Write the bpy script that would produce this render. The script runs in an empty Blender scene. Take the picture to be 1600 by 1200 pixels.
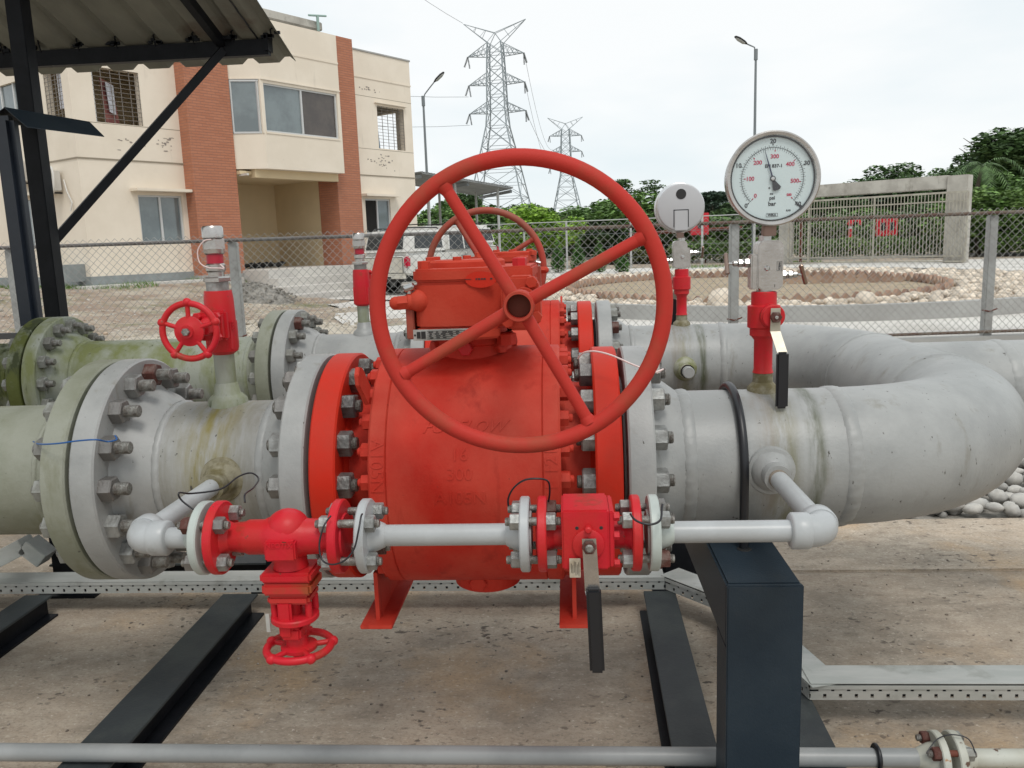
import bpy, bmesh, math, random
from mathutils import Vector, Matrix
random.seed(7)
PI = math.pi
SC = bpy.context.scene
COL = SC.collection

# ---------------------------------------------------------------- camera
F_PX = 1300.0
PITCH, YAW, ROLL, CAM_Z = math.radians(9.6), math.radians(3.9), math.radians(2.0), 1.6
fw = Vector((-math.sin(YAW) * math.cos(PITCH), math.cos(YAW) * math.cos(PITCH), -math.sin(PITCH)))
r0 = Vector((math.cos(YAW), math.sin(YAW), 0)); u0 = r0.cross(fw)
RV = r0 * math.cos(ROLL) - u0 * math.sin(ROLL)
UV = r0 * math.sin(ROLL) + u0 * math.cos(ROLL)
CP = Vector((0, 0, CAM_Z))
cd = bpy.data.cameras.new('camera'); cam = bpy.data.objects.new('camera', cd); COL.objects.link(cam)
cam.matrix_world = Matrix(((RV.x, UV.x, -fw.x, 0), (RV.y, UV.y, -fw.y, 0), (RV.z, UV.z, -fw.z, CAM_Z), (0, 0, 0, 1)))
cd.sensor_width = 36; cd.lens = 36 * F_PX / 1600; cd.clip_start = .05; cd.clip_end = 5000
SC.camera = cam

# ---------------------------------------------------------------- sky, sun, exposure
SUN_EL, SUN_AZ = math.radians(58), math.radians(160)      # azimuth measured from +Y towards +X
w = bpy.data.worlds.new('World'); SC.world = w; w.use_nodes = True
nt = w.node_tree; nt.nodes.clear()
N = nt.nodes.new
out = N('ShaderNodeOutputWorld'); bg = N('ShaderNodeBackground')
sky = N('ShaderNodeTexSky'); sky.sky_type = 'NISHITA'; sky.sun_disc = False
sky.sun_elevation = SUN_EL; sky.sun_rotation = SUN_AZ
tc = N('ShaderNodeTexCoord'); mp = N('ShaderNodeMapping'); mp.inputs['Scale'].default_value = (1.0, 1.0, 3.2)
ns = N('ShaderNodeTexNoise'); ns.inputs['Scale'].default_value = 2.3; ns.inputs['Detail'].default_value = 5; ns.inputs['Roughness'].default_value = .5
cr = N('ShaderNodeValToRGB'); cr.color_ramp.elements[0].position = .36; cr.color_ramp.elements[1].position = .58
cr.color_ramp.elements[0].color = (8.9, 9.75, 10.1, 1); cr.color_ramp.elements[1].color = (10.6, 10.8, 10.8, 1)
mx = N('ShaderNodeMix'); mx.data_type = 'RGBA'; mx.inputs[0].default_value = .93
L = nt.links.new
L(tc.outputs['Generated'], mp.inputs['Vector']); L(mp.outputs['Vector'], ns.inputs['Vector']); L(ns.outputs['Fac'], cr.inputs['Fac'])
L(sky.outputs['Color'], mx.inputs['A']); L(cr.outputs['Color'], mx.inputs['B'])
L(mx.outputs['Result'], bg.inputs['Color']); bg.inputs['Strength'].default_value = .1
L(bg.outputs['Background'], out.inputs['Surface'])
sd = bpy.data.lights.new('sun', 'SUN'); sd.energy = 1.5; sd.angle = math.radians(18); sd.color = (1, .96, .9)
so = bpy.data.objects.new('sun', sd); COL.objects.link(so)
sdir = Vector((math.sin(SUN_AZ) * math.cos(SUN_EL), math.cos(SUN_AZ) * math.cos(SUN_EL), math.sin(SUN_EL)))
so.rotation_euler = sdir.to_track_quat('Z', 'Y').to_euler(); so.location = (5, -5, 12)
SC.view_settings.view_transform = 'Standard'; SC.view_settings.look = 'None'
SC.view_settings.exposure = -0.06; SC.view_settings.gamma = 1; SC.view_settings.use_curve_mapping = False

# ---------------------------------------------------------------- helpers
def ray(px, py): return fw * F_PX + RV * (px - 800) - UV * (py - 600)
def onY(px, py, Y): d = ray(px, py); return CP + d * (Y / d.y)
def onZ(px, py, Z): d = ray(px, py); return CP + d * ((Z - CAM_Z) / d.z)

MATS = {}
def mat(name, c1, c2=None, scale=6, stretch=(1, 1, 1), rough=.5, metal=0, bump=0., bscale=40, lo=.4, hi=.6,
        spots=None, sscale=60, sth=.66, dirt=None, dscale=3, dlo=.52, dhi=.7, dstretch=(1, 1, 1), rand=None, spec=.5, detail=6, world=False, island=0, coat=0, stains=(), sstretch=(1, 1, 1), sw=.04):
    if name in MATS: return MATS[name]
    m = bpy.data.materials.new(name); m.use_nodes = True; MATS[name] = m
    t = m.node_tree; b = t.nodes['Principled BSDF']; N = t.nodes.new; L = t.links.new
    b.inputs['Roughness'].default_value = rough; b.inputs['Metallic'].default_value = metal
    b.inputs['Specular IOR Level'].default_value = spec
    if coat: b.inputs['Coat Weight'].default_value = coat
    if world:
        g = N('ShaderNodeNewGeometry'); src = g.outputs['Position']
    else:
        g = N('ShaderNodeTexCoord'); src = g.outputs['Object']
    def noise(sc, st, det=detail):
        q = N('ShaderNodeMapping'); q.inputs['Scale'].default_value = st; L(src, q.inputs['Vector'])
        n = N('ShaderNodeTexNoise'); n.inputs['Scale'].default_value = sc; n.inputs['Detail'].default_value = det
        n.inputs['Roughness'].default_value = .62; L(q.outputs['Vector'], n.inputs['Vector']); return n.outputs['Fac']
    def ramp(f, a, z):
        r = N('ShaderNodeMapRange'); r.inputs['From Min'].default_value = a; r.inputs['From Max'].default_value = z
        L(f, r.inputs['Value']); return r.outputs['Result']
    def mixc(f, a, z):
        x = N('ShaderNodeMix'); x.data_type = 'RGBA'
        if hasattr(f, 'links'): L(f, x.inputs[0])
        else: x.inputs[0].default_value = f
        for s, v in (('A', a), ('B', z)):
            if hasattr(v, 'links'): L(v, x.inputs[s])
            else: x.inputs[s].default_value = (*v, 1)
        return x.outputs['Result']
    col = c1
    if c2: col = mixc(ramp(noise(scale, stretch), lo, hi), c1, c2)
    if rand:
        oi = N('ShaderNodeObjectInfo'); col = mixc(ramp(oi.outputs['Random'], .55, .95), col, rand)
    if island:
        gi = N('ShaderNodeNewGeometry'); hs = N('ShaderNodeHueSaturation')
        L(ramp(gi.outputs['Random Per Island'], 0, 1), hs.inputs['Value'])
        mr = N('ShaderNodeMapRange'); mr.inputs['To Min'].default_value = 1 - island; mr.inputs['To Max'].default_value = 1 + island
        L(gi.outputs['Random Per Island'], mr.inputs['Value']); L(mr.outputs['Result'], hs.inputs['Value'])
        if hasattr(col, 'links'): L(col, hs.inputs['Color'])
        else: hs.inputs['Color'].default_value = (*col, 1)
        col = hs.outputs['Color']
    if dirt: col = mixc(ramp(noise(dscale, dstretch), dlo, dhi), col, dirt)
    for (sx_, wd_, sc_, st_) in stains:      # run-off stain: a band at x = sx_ broken up by streaky noise
        sp = N('ShaderNodeSeparateXYZ'); L(src, sp.inputs[0])
        a1 = N('ShaderNodeMath'); a1.operation = 'SUBTRACT'; L(sp.outputs['X'], a1.inputs[0]); a1.inputs[1].default_value = sx_
        a2 = N('ShaderNodeMath'); a2.operation = 'ABSOLUTE'; L(a1.outputs[0], a2.inputs[0])
        r1 = N('ShaderNodeMapRange'); r1.interpolation_type = 'SMOOTHSTEP'; r1.inputs['From Min'].default_value = wd_; r1.inputs['From Max'].default_value = wd_ * .15; L(a2.outputs[0], r1.inputs['Value'])
        m1 = N('ShaderNodeMath'); m1.operation = 'MULTIPLY'; L(r1.outputs['Result'], m1.inputs[0]); L(ramp(noise(14, (2.5, .6, .35)), .36, .62), m1.inputs[1])
        m2 = N('ShaderNodeMath'); m2.operation = 'MULTIPLY'; L(m1.outputs[0], m2.inputs[0]); m2.inputs[1].default_value = st_
        col = mixc(m2.outputs[0], col, sc_)
    if spots: col = mixc(ramp(noise(sscale, sstretch, 3), sth, sth + sw), col, spots)
    if hasattr(col, 'links'): L(col, b.inputs['Base Color'])
    else: b.inputs['Base Color'].default_value = (*col, 1)
    if bump:
        bn = N('ShaderNodeBump'); bn.inputs['Strength'].default_value = min(1, bump); bn.inputs['Distance'].default_value = .01 * max(1, bump)
        L(noise(bscale, (1, 1, 1)), bn.inputs['Height']); L(bn.outputs['Normal'], b.inputs['Normal'])
    return m

def frame(o, ax, up=None):
    ax = Vector(ax).normalized()
    u = Vector(up) if up else (Vector((0, 0, 1)) if abs(ax.z) < .9 else Vector((0, 1, 0)))
    y = u.cross(ax).normalized(); z = ax.cross(y)
    return Matrix(((ax.x, y.x, z.x, o[0]), (ax.y, y.y, z.y, o[1]), (ax.z, y.z, z.z, o[2]), (0, 0, 0, 1)))

class MB:
    def __init__(s): s.v = []; s.f = []
    def add(s, vs, fs):
        n = len(s.v); s.v += [tuple(v) for v in vs]; s.f += [[i + n for i in f] for f in fs]; return s
    def box(s, c, d, M=None):
        x, y, z = d[0] / 2, d[1] / 2, d[2] / 2
        vs = [Vector((c[0] + i * x, c[1] + j * y, c[2] + k * z)) for i in (-1, 1) for j in (-1, 1) for k in (-1, 1)]
        if M: vs = [M @ v for v in vs]
        return s.add(vs, [(0, 1, 3, 2), (4, 6, 7, 5), (0, 4, 5, 1), (2, 3, 7, 6), (0, 2, 6, 4), (1, 5, 7, 3)])
    def bar(s, a, b, wd, h=None, up=None):
        a = Vector(a); b = Vector(b); M = frame(a, b - a, up); l = (b - a).length
        return s.box((l / 2, 0, 0), (l, wd, h or wd), M)
    def hexa(s, p):      # 4 bottom + 4 top, counterclockwise
        return s.add(p, [(3, 2, 1, 0), (4, 5, 6, 7), (0, 1, 5, 4), (1, 2, 6, 5), (2, 3, 7, 6), (3, 0, 4, 7)])
    def prism(s, poly, a, b, M=None):   # poly in local (y,z), extruded along local x
        n = len(poly); vs = [Vector((a, p[0], p[1])) for p in poly] + [Vector((b, p[0], p[1])) for p in poly]
        if M: vs = [M @ v for v in vs]
        return s.add(vs, [list(range(n))[::-1], list(range(n, 2 * n))] + [(i, (i + 1) % n, n + (i + 1) % n, n + i) for i in range(n)])
    def plan(s, poly, z0, z1):
        n = len(poly); vs = [(p[0], p[1], z0) for p in poly] + [(p[0], p[1], z1) for p in poly]
        return s.add(vs, [list(range(n))[::-1], list(range(n, 2 * n))] + [(i, (i + 1) % n, n + (i + 1) % n, n + i) for i in range(n)])
    def lathe(s, prof, M, n=48, wob=0):
        n0 = len(s.v); rings = []
        for a, r in prof:
            if r <= 1e-6: rings.append([len(s.v)]); s.v.append(tuple(M @ Vector((a, 0, 0))))
            else:
                rings.append(list(range(len(s.v), len(s.v) + n)))
                for i in range(n):
                    t = 2 * PI * i / n; rr = r + (random.uniform(-wob, wob) if wob else 0)
                    s.v.append(tuple(M @ Vector((a, rr * math.cos(t), rr * math.sin(t)))))
        for A, B in zip(rings, rings[1:]):
            if len(A) == 1 and len(B) == 1: continue
            for i in range(n):
                j = (i + 1) % n
                if len(A) == 1: s.f.append([A[0], B[i], B[j]])
                elif len(B) == 1: s.f.append([A[j], A[i], B[0]])
                else: s.f.append([A[j], A[i], B[i], B[j]])
        return s
    def cyl(s, a, b, r, r2=None, n=20):
        a = Vector(a); b = Vector(b); l = (b - a).length; r2 = r if r2 is None else r2
        return s.lathe([(0, 0), (0, r), (l, r2), (l, 0)], frame(a, b - a), n)
    def rod(s, a, b, r, c=.003, n=20):
        a = Vector(a); b = Vector(b); l = (b - a).length
        return s.lathe([(0, 0), (0, r - c), (c, r), (l - c, r), (l, r - c), (l, 0)], frame(a, b - a), n)
    def hex(s, a, b, r, rot=0):
        a = Vector(a); b = Vector(b); l = (b - a).length; M = frame(a, b - a) @ Matrix.Rotation(rot, 4, 'X')
        c = r * .1
        return s.lathe([(0, 0), (0, r), (l - c, r), (l, r * .88), (l, 0)], M, 6)
    def ball(s, c, r, n=16, sc=(1, 1, 1)):
        M = Matrix.Translation(c) @ Matrix.Diagonal((sc[0], sc[1], sc[2], 1))
        k = n // 2
        return s.lathe([(-r * math.cos(PI * i / k), r * math.sin(PI * i / k) if 0 < i < k else 0) for i in range(k + 1)], M, n)
    def tube(s, P, r, n=12, closed=False, caps=True):
        P = [Vector(p) for p in P]; m = len(P); rs = r if isinstance(r, (list, tuple)) else [r] * m
        T = []
        for i in range(m):
            a = P[(i - 1) % m] if (closed or i) else P[0]; b = P[(i + 1) % m] if (closed or i < m - 1) else P[-1]
            T.append((b - a).normalized())
        u = Vector((0, 0, 1)) if abs(T[0].z) < .9 else Vector((1, 0, 0))
        u = (u - T[0] * u.dot(T[0])).normalized(); n0 = len(s.v)
        for i in range(m):
            u = (u - T[i] * u.dot(T[i])).normalized(); v = T[i].cross(u)
            for k in range(n):
                t = 2 * PI * k / n; s.v.append(tuple(P[i] + (u * math.cos(t) + v * math.sin(t)) * rs[i]))
        for i in range(m if closed else m - 1):
            A = n0 + i * n; B = n0 + ((i + 1) % m) * n
            for k in range(n): j = (k + 1) % n; s.f.append([A + k, A + j, B + j, B + k])
        if caps and not closed:
            s.f.append(list(range(n0, n0 + n))[::-1]); s.f.append(list(range(n0 + (m - 1) * n, n0 + m * n)))
        return s
    def ring(s, c, ax, R, r, n=64, k=12):
        M = frame(c, ax)
        return s.tube([M @ Vector((0, R * math.cos(2 * PI * i / n), R * math.sin(2 * PI * i / n))) for i in range(n)], r, k, True)
    def quad(s, *p): return s.add(p, [list(range(len(p)))])
    def mesh(s, name, m, smooth=40, bevel=0):
        me = bpy.data.meshes.new(name); me.from_pydata(s.v, [], s.f)
        if bevel:
            bm = bmesh.new(); bm.from_mesh(me)
            bmesh.ops.remove_doubles(bm, verts=bm.verts, dist=1e-5)
            es = [e for e in bm.edges if len(e.link_faces) == 2 and e.calc_face_angle(0) > .6]
            bmesh.ops.bevel(bm, geom=es, offset=bevel, segments=2, affect='EDGES', clamp_overlap=True)
            bm.to_mesh(me); bm.free()
        if smooth:
            me.polygons.foreach_set('use_smooth', [True] * len(me.polygons)); me.set_sharp_from_angle(angle=math.radians(smooth))
        for mm in (m if isinstance(m, (list, tuple)) else [m]): me.materials.append(mm)
        me.update(); return me
    def obj(s, name, m, parent=None, smooth=40, bevel=0, label=None, kind=None):
        return link(s.mesh(name, m, smooth, bevel), name, parent, label=label, kind=kind)

def link(me, name, parent=None, M=None, label=None, kind=None):
    o = bpy.data.objects.new(name, me); COL.objects.link(o)
    if parent is not None: o.parent = parent
    if M is not None: o.matrix_local = M if isinstance(M, Matrix) else Matrix.Translation(M)
    if label: o['label'] = label
    if kind: o['kind'] = kind
    return o
def thing(name, label, cat, loc=(0, 0, 0), rz=0, group=None):
    o = bpy.data.objects.new(name, None); COL.objects.link(o); o.empty_display_size = .1
    o.location = loc; o.rotation_euler = (0, 0, rz); o['label'] = label; o['category'] = cat
    if group: o['group'] = group
    return o
def tag(o, label, cat, group=None, kind=None):
    o['label'] = label; o['category'] = cat
    if group: o['group'] = group
    if kind: o['kind'] = kind
    return o
def struct(o): o['kind'] = 'structure'; return o
def dup(root, loc, rz=0, label=None, sc=None):
    r = root.copy(); COL.objects.link(r); r.location = loc; r.rotation_euler = (0, 0, rz)
    if sc: r.scale = sc
    if label: r['label'] = label
    for ch in list(root.children):
        c = ch.copy(); COL.objects.link(c); c.parent = r
        for g in ch.children:
            d = g.copy(); COL.objects.link(d); d.parent = c
    return r
def text_geo(body, size, shear=0, extr=.001, align='CENTER'):
    cu = bpy.data.curves.new('txt', 'FONT'); cu.body = body; cu.size = size; cu.extrude = extr; cu.shear = shear
    cu.offset = .0004 * (size < .02); cu.align_x = align; cu.align_y = 'CENTER'; cu.resolution_u = 3
    o = bpy.data.objects.new('txt', cu); COL.objects.link(o)
    bpy.context.view_layer.update()
    me = o.evaluated_get(bpy.context.evaluated_depsgraph_get()).to_mesh()
    vs = [v.co.copy() for v in me.vertices]; fs = [list(p.vertices) for p in me.polygons]
    bpy.data.objects.remove(o); return vs, fs
def mb_text(mb, body, size, M, shear=0, extr=.001, align='CENTER', bold=0):
    vs, fs = text_geo(body, size, shear, extr, align); mb.add([M @ v for v in vs], fs)

# ---------------------------------------------------------------- materials
GREY = mat('grey_pipe_paint', (.27, .277, .272), (.34, .346, .338), 4, rough=.42, bump=.12, bscale=90, dirt=(.2, .19, .155), dscale=7, dlo=.6, dhi=.78, dstretch=(2.2, 2.2, .5), spots=(.07, .065, .055), sscale=30, sth=.695, sstretch=(2, 2, .7), sw=.03)
GREYM = mat('grey_pipe_paint_stained', (.26, .262, .25), (.33, .333, .32), 4, rough=.45, bump=.12, bscale=90, dirt=(.19, .18, .145), dscale=7, dlo=.55, dhi=.78, dstretch=(2.2, 2.2, .4), spots=(.07, .065, .055), sscale=30, sth=.675, sstretch=(2, 2, .6), sw=.03, stains=((-1.04, .13, (.2, .17, .05), .95), (-1.2, .1, (.2, .19, .15), .6), (-.93, .1, (.17, .16, .13), .6)))
GREYR = mat('grey_pipe_paint_long', (.27, .277, .272), (.335, .342, .335), 4, rough=.42, bump=.12, bscale=90, dirt=(.2, .19, .155), dscale=7, dlo=.58, dhi=.78, dstretch=(2.2, 2.2, .5), spots=(.07, .065, .055), sscale=30, sth=.685, sstretch=(2, 2, .6), sw=.03, stains=((.572, .08, (.2, .17, .13), .7), (.68, .035, (.05, .06, .02), .85), (.60, .05, (.16, .16, .09), .7)))
GREYL = mat('grey_green_paint', (.27, .28, .23), (.2, .21, .155), 3.5, rough=.5, bump=.15, bscale=70, dirt=(.13, .13, .06), dscale=5, dlo=.55, dhi=.78, dstretch=(2, 2, .6), spots=(.07, .07, .05), sscale=40, sth=.72)
MOSS = mat('mossy_grey_paint', (.22, .24, .19), (.085, .1, .018), 5.5, rough=.75, bump=.3, bscale=60, lo=.38, hi=.56, stretch=(1, 1, .8), dirt=(.035, .045, .012), dscale=9, dlo=.5, dhi=.6, dstretch=(1.4, 1.4, .5))
MOSS2 = mat('light_mossy_paint', (.3, .32, .27), (.17, .19, .07), 3.6, rough=.7, bump=.2, bscale=60, lo=.42, hi=.62, stretch=(1.6, 1.6, .6), dirt=(.08, .09, .04), dscale=14, dlo=.6, dhi=.72, dstretch=(2.4, 2.4, .35))
WHITEGREY = mat('light_grey_enamel', (.42, .44, .45), (.37, .385, .39), 6, rough=.36, dirt=(.22, .2, .17), dscale=14, dlo=.66, dhi=.78, bump=.06, bscale=60, spots=(.18, .15, .12), sscale=35, sth=.74)
PALE = mat('pale_green_grey_paint', (.44, .49, .46), (.39, .43, .41), 8, rough=.4, bump=.1, spots=(.12, .1, .08), sscale=60, sth=.72)
REDV = mat('red_valve_paint', (.48, .022, .012), (.54, .08, .05), 3.2, stretch=(1, 1, .8), spec=.18, rough=.6, bump=.12, bscale=90, lo=.35, hi=.7, dirt=(.24, .014, .009), dscale=6, dlo=.56, dhi=.86, dstretch=(2.4, 2.4, .35), spots=(.2, .03, .022), sscale=55, sth=.73)
REDF = mat('bright_red_flange', (.54, .022, .008), (.48, .03, .014), 5, spec=.2, rough=.5, bump=.08, bscale=60, dirt=(.25, .05, .02), dscale=5, dlo=.66, dhi=.8)
REDG = mat('orange_red_gearbox', (.46, .04, .02), (.52, .072, .04), 5, spec=.18, rough=.62, bump=.12, bscale=110, lo=.35, hi=.7, dirt=(.3, .05, .03), dscale=7, dlo=.6, dhi=.8)
REDW = mat('faded_red_wheel', (.46, .036, .026), (.33, .066, .036), 4, spec=.18, rough=.6, bump=.1, bscale=60, lo=.48, hi=.68)
REDW2 = mat('brownish_red_wheel', (.4, .045, .025), (.27, .07, .04), 5, rough=.6, bump=.1, bscale=60, lo=.4, hi=.6)
PINK = mat('crimson_paint', (.56, .013, .026), (.5, .022, .022), 9, rough=.42, spec=.3, bump=.12, bscale=80, dirt=(.26, .045, .02), dscale=11, dlo=.6, dhi=.72, spots=(.2, .05, .03), sscale=45, sth=.7)
STEEL = mat('galvanised_nut', (.36, .37, .36), (.2, .2, .19), 30, rough=.42, metal=.55, bump=.25, bscale=120, lo=.4, hi=.65, rand=(.2, .19, .18))
NUTM = mat('grey_painted_nut', (.3, .31, .29), (.19, .19, .17), 25, rough=.5, metal=.2, bump=.3, bscale=90, rand=(.17, .165, .15))
NUTD = mat('dark_galvanised_nut', (.3, .3, .29), (.09, .085, .08), 12, rough=.4, metal=.5, bump=.3, bscale=90, rand=(.05, .045, .05))
RUSTN = mat('rusty_nut', (.09, .028, .02), (.2, .16, .14), 25, rough=.75, bump=.4, bscale=120, lo=.5, hi=.75)
THREAD = mat('stud_steel', (.3, .3, .28), (.17, .155, .14), 60, rough=.4, metal=.6, bump=.4, bscale=160)
INOX = mat('stainless_steel', (.5, .48, .46), (.42, .4, .38), 20, rough=.25, metal=.9, bump=.05, bscale=150)
INOXB = mat('bright_stainless', (.5, .5, .49), rough=.24, metal=1)
BLACKP = mat('black_steel_paint', (.004, .005, .007), (.008, .009, .012), 8, spec=.2, rough=.5, bump=.08, bscale=60, spots=(.1, .1, .1), sscale=70, sth=.77)
NAVY = mat('dark_slate_paint', (.015, .026, .038), (.021, .033, .045), 5, spec=.3, rough=.45, bump=.1, bscale=140, dirt=(.045, .05, .052), dscale=3, dlo=.55, dhi=.8)
NAVYD = mat('weathered_slate_paint', (.026, .032, .036), (.042, .05, .05), 5, rough=.55, bump=.15, bscale=80, dirt=(.06, .06, .055), dscale=4, dlo=.5, dhi=.8, spots=(.2, .19, .17), sscale=50, sth=.76)
GALV = mat('galvanised_sheet', (.42, .44, .42), (.5, .51, .49), 7, stretch=(.5, 2, 2), rough=.45, metal=.35, bump=.08, dirt=(.2, .2, .17), dscale=5, dlo=.55, dhi=.75)
RUBBER = mat('black_rubber', (.008, .009, .012), rough=.38)
WIREB = mat('black_wire', (.012, .012, .016), rough=.3)
WIREU = mat('blue_wire', (.01, .09, .3), rough=.35)
WIREW = mat('pink_white_wire', (.75, .6, .58), rough=.4)
GASK = mat('dark_gasket', (.02, .017, .018), rough=.8)
def concmat(name, k):
    m = bpy.data.materials.new(name); m.use_nodes = True; t = m.node_tree; b = t.nodes['Principled BSDF']; N = t.nodes.new; L = t.links.new; b.inputs['Roughness'].default_value = .88; b.inputs['Specular IOR Level'].default_value = .25
    g = N('ShaderNodeNewGeometry')
    def nz(sc, st=(1, 1, 1), det=8, ro=.6, off=0):
        q = N('ShaderNodeMapping'); q.inputs['Scale'].default_value = st; q.inputs['Location'].default_value = (off, off, 0); L(g.outputs['Position'], q.inputs['Vector'])
        n = N('ShaderNodeTexNoise'); n.inputs['Scale'].default_value = sc; n.inputs['Detail'].default_value = det; n.inputs['Roughness'].default_value = ro; L(q.outputs[0], n.inputs['Vector']); return n.outputs['Fac']
    def rp(f, a, z, s_=1):
        r = N('ShaderNodeMapRange'); r.inputs['From Min'].default_value = a; r.inputs['From Max'].default_value = z; r.inputs['To Max'].default_value = s_; L(f, r.inputs['Value']); return r.outputs['Result']
    def mul(a, c): x = N('ShaderNodeMath'); x.operation = 'MULTIPLY'; L(a, x.inputs[0]); L(c, x.inputs[1]); return x.outputs[0]
    def mx(f, a, c):
        x = N('ShaderNodeMix'); x.data_type = 'RGBA'; L(f, x.inputs[0])
        for s_, v in (('A', a), ('B', c)):
            if hasattr(v, 'links'): L(v, x.inputs[s_])
            else: x.inputs[s_].default_value = (*[q * k for q in v], 1)
        return x.outputs['Result']
    c = mx(rp(nz(1.3), .4, .6), (.275, .225, .175), (.175, .15, .12))
    c = mx(rp(nz(7, (1, 1.6, 1), 9, .7), .42, .74, .6), c, (.39, .345, .285))
    c = mx(rp(nz(.9, off=4), .52, .68, .8), c, (.36, .245, .14))
    c = mx(rp(nz(70, (1, 1.5, 1), 5, .7), .5, .66, .55), c, (.12, .1, .085))
    c = mx(rp(nz(45, (1, 1.3, 1), 4, .7, 9), .58, .7, .6), c, (.46, .42, .36))
    c = mx(mul(rp(nz(20, (1, 1.5, 1), 6, .6, 3), .575, .63), rp(nz(2.2, off=7), .44, .62)), c, (.075, .062, .052))
    L(c, b.inputs['Base Color']); bu = N('ShaderNodeBump'); bu.inputs['Strength'].default_value = .6; bu.inputs['Distance'].default_value = .008
    L(nz(38, (1, 1.3, 1), 9, .75), bu.inputs['Height']); L(bu.outputs[0], b.inputs['Normal']); return m
CONC = concmat('pad_concrete', 1.45); CONC2 = concmat('strip_concrete', 1.85)
CONCW = mat('pale_road_concrete', (.62, .6, .56), (.52, .5, .47), .7, rough=.85, bump=.2, bscale=12, dirt=(.42, .39, .34), dscale=.35, dlo=.55, dhi=.75, world=True)
KERB = mat('grey_kerb_concrete', (.4, .4, .385), (.34, .335, .32), 1.2, rough=.85, bump=.2, bscale=15, dirt=(.27, .26, .24), dscale=3, dlo=.6, dhi=.8, world=True)
GATEC = mat('weathered_white_concrete', (.5, .48, .43), (.38, .36, .32), 1.5, rough=.85, bump=.2, bscale=15, dirt=(.22, .2, .17), dscale=2.5, dlo=.58, dhi=.75, dstretch=(1, 1, .5))
DIRT = mat('bare_earth', (.27, .2, .15), (.4, .35, .28), 1.1, rough=.95, bump=.8, bscale=9, dirt=(.15, .15, .07), dscale=.8, dlo=.52, dhi=.68, spots=(.5, .47, .42), sscale=7, sth=.62, world=True, detail=12)
SAND = mat('pale_sand', (.5, .45, .37), (.4, .35, .28), 3, rough=.95, bump=.8, bscale=14, world=True)
SOIL = mat('garden_soil', (.33, .25, .17), (.38, .31, .22), 3, rough=.95, bump=.8, bscale=16, dirt=(.2, .2, .09), dscale=2, dlo=.55, dhi=.75, world=True)
GRAVEL = mat('grey_gravel', (.3, .28, .25), (.18, .17, .15), 12, rough=.9, bump=.9, bscale=25, world=True)
PEB = mat('river_pebble', (.5, .48, .44), (.38, .37, .35), 10, rough=.6, bump=.15, bscale=40, rand=(.3, .29, .27), island=.22)
PEB2 = mat('tan_pebble', (.66, .58, .48), (.54, .46, .37), 5, rough=.7, bump=.2, bscale=20, rand=(.66, .6, .5), island=.28)
WALL = mat('cream_render', (.78, .7, .59), (.73, .65, .54), .8, rough=.85, bump=.1, bscale=12, dirt=(.5, .44, .36), dscale=1.1, dlo=.62, dhi=.85, dstretch=(2, 2, .4), spots=(.28, .26, .22), sscale=3.2, sth=.72)
WALLY = mat('yellow_cream_render', (.66, .53, .34), (.62, .5, .32), 1, rough=.85)
PLINTH = mat('grey_plinth_paint', (.27, .3, .3), (.22, .24, .24), 3, rough=.8, bump=.1)
GROOVE = mat('wall_groove_shadow_gap', (.3, .26, .2), rough=.9)
GLASS = mat('tinted_window_glass', (.17, .21, .22), (.12, .15, .16), 1.2, rough=.06, spec=1.0)
GLASSB = mat('brown_dark_glass', (.085, .07, .06), (.06, .05, .045), 2, rough=.12, spec=.7)
ALU = mat('white_aluminium_frame', (.55, .56, .56), rough=.4)
DARKIN = mat('dark_room', (.012, .011, .01), rough=.9)
GRILLE = mat('window_grille_bar', (.17, .15, .13), rough=.6)
CLOTHW = mat('white_cloth', (.7, .72, .78), (.5, .5, .55), 9, rough=.9)
CLOTHR = mat('maroon_cloth', (.22, .07, .07), (.3, .12, .1), 9, rough=.9)
CLOTHB = mat('blue_cloth', (.16, .25, .34), rough=.9)
AC = mat('off_white_plastic', (.6, .58, .54), rough=.5)
POSTC = mat('fence_post_concrete', (.4, .41, .4), (.33, .33, .32), 4, rough=.8, bump=.15, dirt=(.2, .2, .18), dscale=8, dlo=.6, dhi=.8)
RAILR = mat('rusty_rail', (.11, .06, .045), (.17, .14, .11), 5, rough=.8, bump=.2)
WIREM = mat('chain_link_wire', (.27, .265, .25), (.36, .355, .34), 3, rough=.5, metal=.3)
GATEM = mat('cream_gate_paint', (.42, .4, .33), (.33, .3, .25), 3, rough=.6)
RUST = mat('rust_brown', (.13, .035, .02), rough=.8)
PYL = mat('pylon_steel', (.3, .34, .36), (.25, .29, .31), .5, rough=.6, metal=.2)
LAMPP = mat('lamp_pole_grey', (.17, .19, .2), rough=.5)
LENS = mat('lamp_lens', (.42, .43, .42), rough=.2)
mat('stained_weldolet', (.26, .24, .17), (.13, .11, .05), 22, rough=.8, bump=.3)
CARW = mat('white_car_paint', (.68, .68, .66), (.6, .59, .55), 1.5, rough=.25, coat=.5)
CARD = mat('dusty_white_panel', (.56, .54, .48), (.48, .45, .38), 2, rough=.5)
CARG = mat('car_glass', (.02, .025, .028), (.05, .055, .06), 2, rough=.12, spec=.4)
TYRE = mat('tyre_rubber', (.015, .014, .013), rough=.8)
TAIL = mat('tail_light_red', (.45, .012, .04), rough=.15)
BLK = mat('black_plastic', (.02, .02, .02), rough=.6)
HYD = mat('hydrant_red', (.55, .015, .03), rough=.4)
ROOFU = mat('olive_grey_roof_sheet', (.26, .255, .205), (.2, .195, .16), 2.5, stretch=(1, .4, 1), rough=.7, bump=.05, dirt=(.12, .075, .05), dscale=2, dlo=.6, dhi=.8)
ROOFC = mat('carport_sheet', (.24, .25, .25), (.17, .18, .18), 2, rough=.6)
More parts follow.
